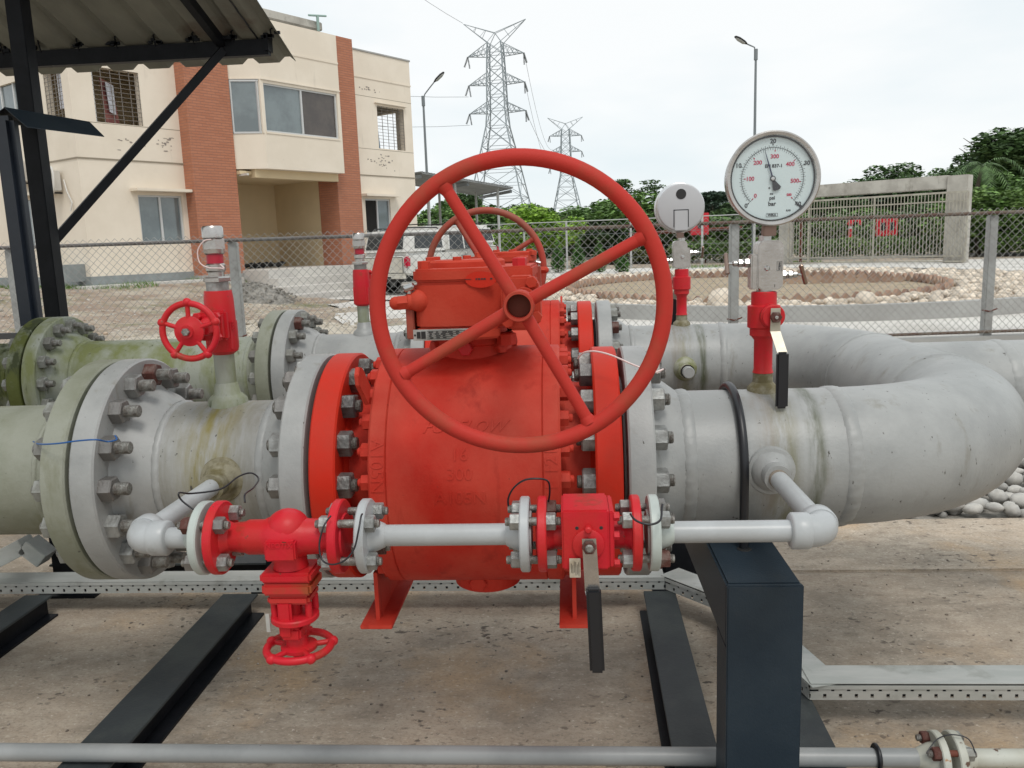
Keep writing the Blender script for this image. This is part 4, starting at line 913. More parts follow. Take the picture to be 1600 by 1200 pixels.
    if front:
        dk.add([FX @ Vector(v) for v in ((.062, -.066, .0013), (.0885, -.0785, .0013), (.0835, -.0895, .0013))], [(2, 1, 0)])
        dk.obj('dial_black_print', INK, g, smooth=0, kind='stuff'); rd.obj('dial_red_print', INKR, g, smooth=0, kind='stuff')
        na = math.radians(106.5); d = Vector((math.cos(na), math.sin(na), 0)); n_ = Vector((-d.y, d.x, 0)); z = Vector((0, 0, .006)); z2 = Vector((0, 0, .0052))
        nd = MB(); q = [-d * .01 - n_ * .0022, d * .04 - n_ * .0018, d * .084 - n_ * .0003, d * .084 + n_ * .0003, d * .04 + n_ * .0018, -d * .01 + n_ * .0022]
        nd.add([FX @ (v + z) for v in q] + [FX @ (v + z2) for v in q], [(0, 1, 2, 3, 4, 5), (11, 10, 9, 8, 7, 6)] + [(i, 6 + i, 6 + (i + 1) % 6, (i + 1) % 6) for i in range(6)]); nd.obj('needle', NEEDLE, g, smooth=0)
        d2 = Vector((math.cos(math.radians(-62)), math.sin(math.radians(-62)), 0)); t1 = [Vector((math.cos(math.radians(a)), math.sin(math.radians(a)), 0)) for a in (-88, -80, -70, -60, -52, -44)]
        q = [Vector((-.0022, -.004, 0))] + [v * (.034 if 0 < i < 5 else .031) for i, v in enumerate(t1)] + [Vector((.004, -.003, 0))]
        cw = MB(); m_ = len(q); cw.add([FX @ (v + z) for v in q] + [FX @ (v + z2) for v in q], [list(range(m_)), list(range(2 * m_ - 1, m_ - 1, -1))] + [(i, m_ + i, m_ + (i + 1) % m_, (i + 1) % m_) for i in range(m_)]); cw.obj('counterweight', INK, g, smooth=0)
        MB().lathe([(.004, .0075), (.008, .0075), (.008, 0)], FM, 24).obj('needle_hub', INK, g); MB().lathe([(.008, .005), (.0085, .005), (.009, 0)], FM, 24).obj('hub_cap', INOXB, g)
        gs = MB().lathe([(.0105, gr - .009), (.0112, gr - .03), (.0115, 0)], FM, 48).obj('glass', GL, g, smooth=80)
        wi = MB().ring(FX @ Vector((0, 0, .004)), (0, -1, 0), gr - .0135, .0022, 72, 6).obj('inner_seal', INK, g, smooth=80)
    return g
GL = bpy.data.materials.new('clear_cover_glass'); GL.use_nodes = True
_t = GL.node_tree; _t.nodes.remove(_t.nodes['Principled BSDF']); _m = _t.nodes.new('ShaderNodeMixShader'); _a = _t.nodes.new('ShaderNodeBsdfTransparent'); _b = _t.nodes.new('ShaderNodeBsdfGlossy'); _b.inputs['Roughness'].default_value = .02
_m.inputs[0].default_value = .06; _t.links.new(_a.outputs[0], _m.inputs[1]); _t.links.new(_b.outputs[0], _m.inputs[2]); _t.links.new(_m.outputs[0], _t.nodes['Material Output'].inputs[0])
gauge((GX, PY, PZ), 0, True, 'large round pressure gauge with black and red scales, needle near 18 bar')
bgz = gauge((GX + .03, BY, PZ), PI, False, 'round pressure gauge seen from its plain steel back with black plug')
FMb = frame((0, .012, .806), (0, 1, 0))
MB().lathe([(0, .118), (.006, .116), (.008, .108), (.008, 0)], FMb, 72).obj('back_plate', mat('gauge_back_plate', (.5, .5, .51), rough=.45, metal=.3), bgz, smooth=30)
MB().lathe([(.008, .026), (.011, .025), (.011, 0)], frame((0, .012, .872), (0, 1, 0)), 32).obj('black_plug', BLK, bgz)
MB().box((0, .018, .74), (.066, .012, .1)).obj('socket_cover', mat('gauge_back_plate', (0, 0, 0)), bgz, bevel=.002)
q = MB().box((0, .0205, .7925), (.076, .001, .005)); q.box((-.0365, .0205, .75), (.004, .001, .088)); q.box((.0365, .0205, .75), (.004, .001, .088)); q.obj('cover_gap', INK, bgz)

# plugged stub on the front face of the back pipe
t = thing('pipe_plug', 'short capped stub sticking out of the front of the back pipe', 'plug', (GX + .02, BY - RP_, PZ + .0))
MB().lathe([(-.01, .062), (.01, .056), (.03, .042), (.05, .04), (.052, .034), (.09, .034)], frame((0, 0, 0), (0, -1, 0)), 32, wob=.0006).obj('branch_fitting', mat('mossy_plug', (.33, .33, .26), (.18, .19, .08), 14, rough=.8), t, smooth=60)
MB().rod((0, -.088, 0), (0, -.13, 0), .029).obj('plug', GREY, t); MB().lathe([(.084, .0345), (.088, .0345)], frame((0, 0, 0), (0, -1, 0)), 32).obj('red_thread', RUST, t)

# ================================================================ SUPPORTS
t = thing('pipe_support', 'dark slate inverted L steel post and arm in front, carrying the right pipe', 'support', (.4765, 2.06, 0))
MB().box((0, .3235, .655), (.186, .774, .174)).obj('arm', NAVY, t, bevel=.006)
MB().box((0, -.0715, .371), (.187, .016, .743)).obj('post_face', NAVY, t, bevel=.003)
MB().box((0, .008, .283), (.18, .14, .566)).obj('post', NAVY, t, bevel=.004)
t = thing('u_bolt', 'black coated U bolt clamping the right pipe down to its slate support', 'clamp', (.477, PY, PZ))
Pu = [(0, -(.216), -.26), (0, -.216, -.02)] + [(0, -.216 * math.cos(a), .216 * math.sin(a)) for a in [PI * i / 32 for i in range(33)]] + [(0, .216, -.02), (0, .216, -.26)]
MB().tube(Pu, .0125, 16).obj('bolt_bar', RUBBER, t, smooth=60)
prof = []; a = 0
while a < .1: prof += [(a, .0095), (a + .002, .0085)]; a += .004
MB().lathe([(0, 0)] + prof, frame((0, -.216, -.30), (0, 0, 1)), 14).obj('threaded_end', THREAD, t)
MB().rod((0, -.225, -.2035), (0, -.225, -.2015), .02, .0005).obj('slot', BLK, t)
def support(x, y, z1, label, w=.15, z0=0):
    t = thing('pipe_support', label, 'support', (x, y, 0))
    MB().box((0, 0, (z1 - .1) / 2 + .005), (w, w, z1 - .11)).obj('post', BLACKP, t, bevel=.003)
    MB().box((0, 0, z1 - .05), (w, .5, .1)).obj('saddle_beam', BLACKP, t, bevel=.003); MB().box((0, 0, .006), (w + .12, w + .12, .012)).obj('base_plate', BLACKP, t)
def frame_support(x, label, w=.15, y0=2.5, y1=4.7):
    t = thing('pipe_support', label, 'support', (x, 3.75, 0))
    MB().box((0, 0, .285), (w, w, .57)).obj('post', BLACKP, t, bevel=.003)
    MB().box((0, (y0 + y1) / 2 - 3.75, .655), (w, y1 - y0, .168)).obj('cross_arm', BLACKP, t, bevel=.003); MB().box((0, 0, .006), (w + .12, w + .12, .012)).obj('base_plate', BLACKP, t)
frame_support(-2.42, 'black post and cross arm under both lines at the left edge', .17)
frame_support(-1.42, 'black post and cross arm under both lines behind the crimson gate valve', .09, 3.6)
frame_support(.5, 'black post and cross arm under the back line at the right of the red valves', .15, 3.6)
# floor beams (H sections lying on the pad)
def beam(x0, y0, x1, y1, w, label, h=.1, m=None):
    a = Vector((x0, y0, 0)); b = Vector((x1, y1, 0)); l = (b - a).length; M = frame(a, b - a, (0, 0, 1))
    t = thing('floor_beam', label, 'beam', a); t.matrix_world = M
    MB().box((l / 2, 0, h - .005), (l, w, .01)).obj('top_flange', m or NAVYD, t, bevel=.002); MB().box((l / 2, 0, .0055), (l, w * 1.25, .009)).obj('bottom_flange', BLACKP, t)
    MB().box((l / 2, 0, h / 2), (l, w * .55, h - .022)).obj('web', BLACKP, t)
beam(-1.47, 1.2, -1.48, 3.42, .16, 'dark slate steel beam on the pad, left of centre running away')
beam(.335, 1.4, .372, 3.42, .135, 'dark slate steel beam on the pad behind and left of the front post')
beam(.67, 1.3, .70, 3.3, .16, 'dark slate steel beam on the pad emerging right of the front post')
beam(-2.42, 1.8, -2.42, 3.42, .13, 'dark slate steel beam on the pad at the lower left corner')
beam(-2.6, 3.86, .62, 3.86, .16, 'dark slate beam lying across the pad behind the perforated rail')

# perforated cable rail: cover plus slotted side
def rail(name_label, pts, cover_w=.11, h=.053, z0=.103):
    t = thing('cable_rail', name_label, 'rail', (0, 0, 0))
    for k, (a, b) in enumerate(zip(pts, pts[1:])):
        a = Vector((*a, 0)); b = Vector((*b, 0)); l = (b - a).length - .004; M = frame(a, b - a, (0, 0, 1))
        M.translation = (a.x, a.y, z0)
        MB().box((l / 2 , cover_w / 2, h + .0015 + .0035 * (k % 2)), (l + (.05 if k in (1, 2) else 0), cover_w + .008, .003), M).box((l / 2, -.0035, h - .008), (l, .003, .014), M).obj('cover', GALV, t, bevel=.001)
        sd_ = MB(); P_ = .05; n = int(l / P_)
        sd_.box((l / 2, 0, .0035), (l, .0025, .007), M)
        sd_.box((l / 2, 0, .0255), (l, .0025, .009), M)
        for i in range(n + 1):
            x = i * P_ + .003; w_ = P_ * .79
            if x + w_ > l: w_ = l - x
            if w_ > .002: sd_.box((x + w_ / 2, 0, .014), (w_, .0025, .014), M)
        for i in range(n + 1):
            x = i * P_ + .003 + P_ / 2; w_ = P_ * .79
            if x + w_ > l: w_ = l - x
            if w_ > .002: sd_.box((x + w_ / 2, 0, .035), (w_, .0025, .010), M)
        sd_.obj('slotted_side', GALV, t, smooth=0); MB().box((l / 2, .035, h / 2 - .004), (l, .05, h - .02), M).obj('slot_shade_block', RUBBER, t)  # black block added inside the rail, painted shade behind the slots
rail('long perforated galvanised cable rail lying in front of the pipes, jogging past the slate post', [(-4.5, 3.43), (.40, 3.43), (.585, 3.22), (.76, 2.55), (4.2, 2.55)])
t = thing('cable_rail', 'short grey folded cable tray end under the left pipe', 'rail', (0, 0, 0))
for a, b in ((onY(-30, 888, 3.62), onY(44, 849, 3.62)), (onY(44, 849, 3.62), onY(74, 872, 3.62))):
    MB().bar(a, b, .1, .075).obj('tray_section', GALV, t, bevel=.003)
t = thing('rail_offcut', 'short brown perforated angle offcut lying behind the slate post', 'offcut', (.80, 3.95, .104))
MB().box((0, 0, .03), (.2, .004, .06)).box((0, .03, .06), (.2, .06, .004)).obj('angle', mat('brownish_galvanised', (.2, .16, .12), (.28, .26, .23), 8, rough=.6), t)
# low drain pipe in the foreground
LY, LZ = 2.2, .131
t = thing('drain_pipe', 'thin light grey pipe crossing the bottom of the picture with a rusty flange joint', 'pipe', (0, 0, 0))
MB().lathe([(-4, .026), (.98, .026)], Matrix.Translation((0, LY, LZ)), 32).obj('pipe', mat('dull_grey_paint', (.3, .31, .31), (.25, .26, .26), 5, rough=.4, spots=(.12, .1, .09), sscale=40, sth=.73), t)
CH = mat('chipped_pale_paint', (.46, .47, .42), (.4, .4, .34), 6, rough=.5, dirt=(.1, .05, .03), dscale=26, dlo=.62, dhi=.66, spots=(.35, .16, .05), sscale=20, sth=.7)
MB().lathe([(1.09, .026), (4, .026)], Matrix.Translation((0, LY, LZ)), 32).obj('pipe', CH, t)
MB().lathe([(.955, .026), (.99, .042), (1.0, .044), (1.0, .071), (1.003, .074), (1.019, .074), (1.022, .071), (1.022, 0)], Matrix.Translation((0, LY, LZ)), 48).obj('flange', CH, t, smooth=30)
MB().lathe([(1.045, 0), (1.045, .071), (1.048, .074), (1.066, .074), (1.069, .071), (1.069, .044), (1.08, .042), (1.11, .026)], Matrix.Translation((0, LY, LZ)), 48).obj('flange', CH, t, smooth=30)
bolts(t, 1.0, LY, LZ, -1, 4, .054, PI / 4, 'dr', RUSTN, r=.019, l=.02, stud=.012); bolts(t, 1.069, LY, LZ, 1, 4, .054, PI / 4, 'dr2', NUTM, r=.019, l=.02, stud=.008)
MB().cyl((1.0, LY - .042, LZ + .042), (1.07, LY - .042, LZ + .042), .009).cyl((1.0, LY - .042, LZ - .042), (1.07, LY - .042, LZ - .042), .009).obj('joint_studs', RUST, t, kind='stuff')
wire('thin black wire over the rusty flange joint of the foreground drain pipe', [(.955, LY - .06, .185), (.975, LY - .045, .2), (1.0, LY - .03, .212), (1.04, LY - .02, .216), (1.078, LY - .03, .21), (1.09, LY - .05, .18)], .0018, WIREB)
t = thing('pipe_strap', 'black U strap around the foreground drain pipe right of the post', 'strap', (.845, LY, LZ))
MB().tube([(0, -.032 * math.cos(a), .034 * math.sin(a)) for a in [-.9 + (PI + 1.8) * i / 24 for i in range(25)]], .0065, 10).obj('strap_bar', RUBBER, t)

# ================================================================ LEFT CANOPY
t = thing('canopy_shelter', 'open shelter at upper left with corrugated sheet roof on a black steel post', 'shelter', (-3.36, 5.3, 0)); cn = t
O = Vector((-3.36, 5.3, 0))
MB().box((-.0, 0, 2.2), (.105, .1, 4.4)).obj('post', BLACKP, t, bevel=.004)
RS = .31; RY1, RZ1 = 6.62, 3.035            # far (low) eave
def rz_(y): return RZ1 + (RY1 - y) * RS
# corrugated sheet: trapezoid ribs running down the slope
X0, X1, pit = -9.0, -2.03, .292
prof = []; x = X1
while x > X0:
    prof += [(x, 0), (x - .045, .04), (x - .085, .04), (x - .13, 0)]; x -= pit
rf = MB(); NP = len(prof)
for th in (0, .002):
    for y in (RY1, 5.4, 4.2, 3.0, 1.2):
        for (px_, dz) in prof: rf.v.append((px_ - O.x, y - O.y, rz_(y) + dz + th))
for k in (0, 1):
    for j in range(4):
        for i in range(NP - 1): a = k * 5 * NP + j * NP + i; q = [a, a + 1, a + 1 + NP, a + NP]; rf.f.append(q if k else q[::-1])
for i in range(NP - 1): rf.f.append([i, i + 1, 5 * NP + i + 1, 5 * NP + i])
rf.obj('roof_sheet', ROOFU, t, smooth=0)
zp = rz_(6.3)
MB().box((-5.6 - O.x, 6.3 - O.y, zp - .06), (6.95, .06, .11)).obj('purlin', BLACKP, t)
MB().box((-5.6 - O.x, 3.6 - O.y, rz_(3.6) - .06), (6.95, .06, .11)).obj('purlin', BLACKP, t)
MB().bar(Vector((-2.47, 6.27, zp - .01)) - O, Vector((-2.47, 2.0, rz_(2.0) - .05)) - O, .055, .08).obj('rafter', BLACKP, t)
MB().bar(Vector((-3.36, 5.36, 1.71)) - O, Vector((-2.46, 6.27, zp - .07)) - O, .04, .055).obj('brace', BLACKP, t)
MB().box((-2.44 - O.x, 6.27 - O.y, zp + .005), (.12, .09, .02)).box((-2.13 - O.x, 6.3 - O.y, zp - .03), (.03, .1, .12)).obj('cleat', BLACKP, t, kind='stuff')
wr = MB()
for i in range(20): wr.tube([(-2.2 + (-.001) * i - O.x, 6.28 - .055 * i - O.y, rz_(6.28 - .055 * i) - .006 + .004 * math.sin(i * 2)), (-2.2 - .001 * i - .001 - O.x, 6.28 - .055 * (i + 1) - O.y, rz_(6.28 - .055 * (i + 1)) - .006 + .004 * math.sin(i * 2 + 2))], .006, 6)
wr.obj('hanging_cable', RUBBER, t, smooth=60, kind='stuff')
cl_ = MB()
for i in range(22):
    xx = X1 - .06 - pit * i - O.x; cl_.tube([(xx, 6.27 - O.y, zp - .02), (xx, 6.25 - O.y, zp + .05), (xx + .03, 6.2 - O.y, zp + .045)], .006, 6)
    for k in range(5): cl_.box((xx + random.uniform(-.06, .06), 6.26 - O.y, zp + random.uniform(0, .03)), (random.uniform(.02, .05), .02, .02))
cl_.obj('roof_hook', BLACKP, t, smooth=0, kind='stuff')
# second post with bent sheet on top
t = thing('cable_post', 'dark blue black round cornered post with a bent dark sheet cap at left', 'post', (-3.27, 4.9, 0))
O2 = Vector((-3.27, 4.9, 0))
MB().box((0, 0, 1.22), (.125, .1, 2.44)).obj('post', mat('blue_black_paint', (.012, .018, .03), (.018, .024, .036), 6, rough=.35, bump=.05), t, bevel=.03)
A_, B_, C_, D_ = onY(6, 168, 4.82) - O2, onY(140, 191, 5.25) - O2, onY(163, 214, 5.12) - O2, onY(42, 199, 4.7) - O2
E_, F_ = onY(-30, 196, 5.0) - O2, onY(118, 196, 5.5) - O2
up = Vector((0, 0, .004))
q = MB().hexa([D_, C_, B_, A_, D_ + up, C_ + up, B_ + up, A_ + up]); q.obj('bent_cap', NAVY, t, smooth=0)
q = MB().hexa([A_ - up, B_ - up, F_, E_, A_, B_, F_ + up, E_ + up]); q.obj('bent_cap_back', BLACKP, t, smooth=0)
# ================================================================ NEAR FENCE
def fpt(u, z, d=0): return FD * u + FN * (FY + d) + Vector((0, 0, z))
def fu(px, py):  # distance along fence for an image point
    d = ray(px, py); k = FY / d.dot(FN); return (CP + d * k).dot(FD)
RZ = 1.755
t = thing('chain_link_fence', 'chain link fence with concrete posts and rusty top rail behind the pipes', 'fence', fpt(0, 0)); O3 = fpt(0, 0)
us = [fu(20, 460), fu(367, 450), fu(752, 440), fu(1149, 430), fu(1551, 430)]
us = [us[0] - 3.0, *us, us[4] + 3.1]
MF = Matrix.Translation((0, 0, 0)) @ Matrix.Rotation(YAW, 4, 'Z')
for u in us:
    MB().box((u, .075, .86), (.105, .1, 1.74), MF).obj('post', POSTC, t, bevel=.012)
    MB().tube([MF @ Vector((u - .09, .02, .62)), MF @ Vector((u, .018, .6)), MF @ Vector((u + .09, .02, .63))], .008, 6).obj('tie_wire', RUST, t)
umid = (us[2] + us[3]) / 2
MB().tube([MF @ Vector((us[0] - 1, 0, RZ)), MF @ Vector((us[3], 0, RZ - .012))], .021, 12).obj('top_rail', mat('grey_rail', (.16, .155, .15), (.12, .1, .09), 3, rough=.6), t)
MB().tube([MF @ Vector((us[3], 0, RZ - .012)), MF @ Vector((us[-1] + 1, 0, RZ + .01))], .021, 12).obj('top_rail', RAILR, t)
MB().tube([MF @ Vector((us[0] - 1, 0, .36)), MF @ Vector((us[-1] + 1, 0, .36))], .018, 8).obj('bottom_rail', RAILR, t)
ch = MB(); P_ = .046; H0, H1 = .34, RZ + .075; WR_ = .0025
u = us[0] - .8; kk = 0
while u < us[-1] + .8:
    z = H0; kk += 1; side = kk % 2; pts = []
    u0_ = u
    while z <= H1:
        pts.append(MF @ Vector((u0_ + (P_ / 2 if side else -P_ / 2) * .98, (-.024 if side else -.030), z))); z += P_; side ^= 1
    # zigzag wire made of straight bars
    for a, b in zip(pts, pts[1:]):
        n0 = len(ch.v); d = (b - a).normalized(); s1 = Vector((d.z, 0, -d.x)) * WR_; s2 = Vector((0, WR_, 0))
        for p in (a, b): ch.v += [tuple(p + s1), tuple(p + s2), tuple(p - s1), tuple(p - s2)]
        ch.f += [[n0 + k, n0 + (k + 1) % 4, n0 + 4 + (k + 1) % 4, n0 + 4 + k] for k in range(4)]
    u += P_
ch.obj('chain_link_mesh', WIREM, t, smooth=0, kind='stuff')
fk = MB().box(((us[0] + us[-1]) / 2, .06, .1), (us[-1] - us[0] + 3, .16, .42), Matrix.Translation(O3) @ MF); o = fk.obj('fence_kerb', KERB, bevel=.01); tag(o, 'low concrete kerb under the chain link fence', 'kerb')
# stub of a square tube rail beside the left edge
o = MB().box((-4.98, 6.6, .985), (1.6, .05, .05)).obj('tube_rail', mat('dull_grey_tube', (.14, .14, .135), rough=.6), bevel=.004); tag(o, 'short grey square tube rail end sticking in from the left edge', 'rail')
o['category'] = 'rail'
t = thing('conduit_pair', 'two thin brown upright conduits at the left edge under the tube rail', 'conduit', (-5.2, 6.65, 0))
for x in (0.0, .32): MB().tube([(x, 0, 0), (x - .02, 0, 1.5)], .014, 8).obj('conduit', RAILR, t)

# ================================================================ BUILDING
bt = thing('office_building', 'two storey cream rendered building with terracotta brick pillars and projecting upper bay', 'building', B(0, 0, .3))
BM = Matrix(((SD.x, -ND.x, 0, 0), (SD.y, -ND.y, 0, 0), (0, 0, 1, -.3), (0, 0, 0, 1)))     # local: x along facade, y inward, z up (world height)
bt.rotation_euler = (0, 0, PI / 2 - AB); BM = Matrix.Translation((0, 0, -.3))
def bb(s0, s1, n0, n1, z0, z1): return ((s0 + s1) / 2, -(n0 + n1) / 2, (z0 + z1) / 2), (abs(s1 - s0), abs(n1 - n0), abs(z1 - z0))
def BB(name, m, s0, s1, n0, n1, z0, z1, parent=None, bevel=0, **k):
    c, d = bb(s0, s1, n0, n1, z0, z1); return MB().box(c, d, BM).obj(name, m, parent or bt, bevel=bevel, smooth=30, **k)
TOP = 8.2
def wall_holes(name, s0, s1, n, th, z0, z1, holes, m=WALL):
    """wall slab with rectangular openings (sorted by s), butt-jointed boxes in one mesh"""
    mb = MB(); hs = sorted(holes); s = s0
    cols = sorted(set([s0, s1] + [h[0] for h in hs] + [h[1] for h in hs]))
    for a, b in zip(cols, cols[1:]):
        hh = sorted([(h[2], h[3]) for h in hs if h[0] <= a + 1e-6 and h[1] >= b - 1e-6]); z = z0
        for lo, hi in hh:
            if lo > z: mb.box(*bb(a, b, n - th, n, z, lo), BM)
            z = hi
        if z < z1: mb.box(*bb(a, b, n - th, n, z, z1), BM)
    return mb.obj(name, m, bt, smooth=0)
def window(s0, s1, z0, z1, n, kind='slide', cloth=()):
    w_ = BB('window', ALU, s0, s0 + .05, n - .12, n - .05, z0, z1)
    f = MB()
    for a in ((s1 - .05, s1, z0, z1), (s0 + .05, s1 - .05, z0, z0 + .05), (s0 + .05, s1 - .05, z1 - .05, z1)): f.box(*bb(a[0], a[1], n - .12, n - .05, a[2], a[3]), BM)
    m_ = (s0 + s1) / 2
    if kind in ('slide', 'dark', 'grillglass'): f.box(*bb(m_ - .03, m_ + .03, n - .115, n - .045, z0 + .05, z1 - .05), BM)
    if kind != 'open': f.obj('frame', ALU, w_)
    if kind == 'slide':
        BB('pane', GLASS, s0 + .05, m_ - .03, n - .095, n - .085, z0 + .05, z1 - .05, w_); BB('pane', GLASSB, m_ + .03, s1 - .05, n - .105, n - .095, z0 + .05, z1 - .05, w_)
    if kind in ('grillglass', 'dark'):
        BB('pane', GLASS if kind == 'grillglass' else DARKIN, s0 + .05, m_ - .03, n - .095, n - .085, z0 + .05, z1 - .05, w_); BB('pane', GLASS, m_ + .03, s1 - .05, n - .105, n - .095, z0 + .05, z1 - .05, w_)
    if kind == 'single': BB('pane', GLASS, s0 + .05, s1 - .05, n - .095, n - .085, z0 + .05, z1 - .05, w_)
    if kind in ('open', 'grillglass'):
        g_ = MB(); nn = 5 if kind == 'open' else 7
        off = -.03 if kind == 'open' else -.13
        for i in range(nn + 1): x = s0 + (s1 - s0) * i / nn; g_.box(*bb(x - .009, x + .009, n + off - .012, n + off, z0, z1), BM)
        k = int((z1 - z0) / .105)
        for i in range(k + 1): z = z0 + (z1 - z0) * i / k; g_.box(*bb(s0, s1, n + off, n + off + .01, z - .006, z + .006), BM)
        g_.obj('grille', GRILLE, w_, smooth=0)
    return w_
# main facade walls
wall_holes('wall', -1.1, 1.85, 0, .22, .4, TOP, [(-.5, .78, 5.02, 6.38), (.4, 1.7, 1.95, 3.22)])
wall_holes('wall', 8.0, 11.4, 0, .22, .4, TOP, [(9.62, 10.98, 5.05, 6.5), (8.78, 10.02, 2.1, 3.3)])
# back volume and side walls so that the building is solid
BB('side_wall', WALL, 11.18, 11.4, -10, -.22, .4, 5.05); BB('side_wall', WALL, 11.18, 11.4, -.6, -.22, 5.05, 6.5); BB('side_wall', WALL, 11.18, 11.4, -10, -2.4, 5.05, 6.5); BB('side_wall', WALL, 11.18, 11.4, -10, -.22, 6.5, TOP)
BB('roof', KERB, -.88, 11.18, -10, -.22, 7.3, 7.5); BB('upper_floor', WALL, -.88, 11.18, -10, -.22, 3.95, 4.1)
BB('back_wall', WALL, -1.1, 11.4, -10.2, -10, .4, TOP)
# interior partitions (dark rooms)
for a, b in ((1.9, 1.96), (8.4, 8.46)): BB('partition', WALL, a, b, -9.9, -.3, 4.12, 7.28)
BB('partition', WALLY, -.8, 1.88, -2.2, -2.1, 4.12, 7.28); BB('partition', DARKIN, -.8, 1.88, -1.2, -1.15, .5, 3.9); BB('partition', DARKIN, 8.1, 11.1, -1.5, -1.45, .5, 3.9)
# left end wall, facing away left
def wallx(name, m, n0, n1, s, z0, z1, holes=()):
    mb = MB(); cols = sorted(set([n0, n1] + [h[0] for h in holes] + [h[1] for h in holes]))
    for a, b in zip(cols, cols[1:]):
        hh = sorted([(h[2], h[3]) for h in holes if h[0] <= a + 1e-6 and h[1] >= b - 1e-6]); z = z0
        for lo, hi in hh:
            if lo > z: mb.box(*bb(s, s + .2, a, b, z, lo), BM)
            z = hi
        if z < z1: mb.box(*bb(s, s + .2, a, b, z, z1), BM)
    return mb.obj(name, m, bt, smooth=0)
wallx('side_wall', WALL, -10, -.22, -1.1, .4, TOP, [(-1.25, -.35, 5.02, 6.38), (-5.2, -2.3, 5.2, 6.3), (-3.6, -2.1, 1.95, 3.22)])
o = BB('window', GLASS, -1.02, -1.0, -5.2, -2.3, 5.2, 6.3)
for i in range(5): BB('frame', ALU, -1.06, -1.02, -5.2 + i * .725 - .03, -5.2 + i * .725 + .03, 5.2, 6.3, o)
o = BB('window', GLASS, -1.02, -1.0, -3.6, -2.1, 1.95, 3.22); BB('frame', ALU, -1.06, -1.02, -2.88, -2.82, 1.95, 3.22, o)
BB('canopy', WALL, -1.35, -1.1, -3.8, -1.9, 3.3, 3.38)
g_ = MB()
for i in range(6): n_ = -1.25 + .9 * i / 5; g_.box(*bb(-1.08, -1.068, n_ - .009, n_ + .009, 5.02, 6.38), BM)
for i in range(14): z = 5.02 + 1.36 * i / 13; g_.box(*bb(-1.068, -1.058, -1.25, -.35, z - .006, z + .006), BM)
g_.obj('grille', GRILLE, None, smooth=0).parent = bt
# plinth, bands
BB('plinth', PLINTH, -1.13, 1.85, 0, .03, .4, 1.12, bevel=.005); BB('plinth', PLINTH, 8.0, 11.43, 0, .03, .4, 1.12); BB('plinth', PLINTH, -1.13, -1.1, -10, 0, .4, 1.12)
BB('meter_box', PLINTH, -1.6, -1.1, -.6, -.25, 1.0, 1.45, bevel=.01)
for z, th in ((4.1, .035), (7.36, .05)):
    for a, b in ((-1.12, 1.95), (8.0, 11.42)): BB('band', GROOVE if z < 5 else WALL, a, b, 0, .022, z - th / 2, z + th / 2, bevel=.004)
    BB('band', GROOVE if z < 5 else WALL, -1.122, -1.1, -10, 0, z - th / 2, z + th / 2)
for z in (5.0, 6.75):
    for a, b in ((-1.1, 1.95), (8.0, 11.4)): BB('wall_joint', GROOVE, a, b, 0, .003, z - .008, z + .008)
BB('coping', KERB, 8.0, 11.44, -.24, .03, TOP, TOP + .06, bevel=.01); BB('coping', KERB, -1.13, 1.9, -.24, .03, TOP, TOP + .06); BB('coping', KERB, 11.15, 11.44, -10, -.24, TOP, TOP + .06)
# brick pillars
BB('brick_pillar', BRICK, 1.85, 3.28, -.3, .42, .6, 8.3); BB('pillar_base', KERB, 1.8, 3.33, -.35, .47, .4, 1.0)
BB('brick_pillar', BRICK, 6.98, 8.02, -.3, .62, .6, 8.32); BB('pillar_base', KERB, 6.93, 8.07, -.35, .67, .4, 1.08)
# projecting bay
zb0, zb1 = 4.0, 8.2
bay = [(3.29, -.3), (3.29, .35), (3.95, 1.0), (6.97, 1.0), (6.97, -.3)]
def bayprism(name, m, z0, z1, off=0, poly=None):
    return MB().plan([(s, -n) for s, n in (poly or bay)][::-1], z0 - .3, z1 - .3).obj(name, m, bt, smooth=0)
bayprism('bay_lower_wall', WALL, zb0, 5.0); bayprism('bay_upper_wall', WALL, 6.5, zb1)
bayprism('bay_band', WALL, 7.33, 7.385, poly=[(3.285, .37), (3.94, 1.02), (6.975, 1.02), (6.975, .62), (4, .62)]); bayprism('bay_band', WALL, 6.5, 6.54, poly=[(3.285, .37), (3.94, 1.03), (6.975, 1.03), (6.975, .62), (4, .62)])
for a, b, n0, n1 in ((3.29, 3.36, -.3, .33), (6.85, 6.97, .2, 1.0), (3.9, 4.02, .85, 1.0)): BB('bay_pier', WALL, a, b, n0, n1, 5.0, 6.5)
BB('bay_room', WALLY, 3.4, 6.84, -1.5, -1.4, 4.0, 7.3)
w1 = window(4.02, 6.85, 5.05, 6.42, 1.0, 'slide'); BB('sill', WALL, 4.0, 6.87, .8, 1.02, 5.0, 5.05); BB('lintel', WALL, 4.02, 6.85, .8, .99, 6.42, 6.5)
# oblique side window of the bay
ow = MB(); a = Vector((3.33, -.38, 0)); b = Vector((3.90, -.93, 0)); d = (b - a)
ow.hexa([a + Vector((0, 0, 4.75)), b + Vector((0, 0, 4.75)), b + Vector((-.03, .03, 4.75)), a + Vector((-.03, .03, 4.75)), a + Vector((0, 0, 6.15)), b + Vector((0, 0, 6.15)), b + Vector((-.03, .03, 6.15)), a + Vector((-.03, .03, 6.15))]); w2 = ow.obj('window', GLASS, bt)
fr = MB()
for k in (0, 1): p = a + d * k * .94; fr.bar(p + Vector((0, -.01, 4.72)), p + Vector((0, -.01, 6.18)), .05, .05)
for z in (4.72, 6.16): fr.bar(a + Vector((0, -.01, z)), b + Vector((0, -.01, z)), .05, .05)
fr.obj('frame', ALU, w2)
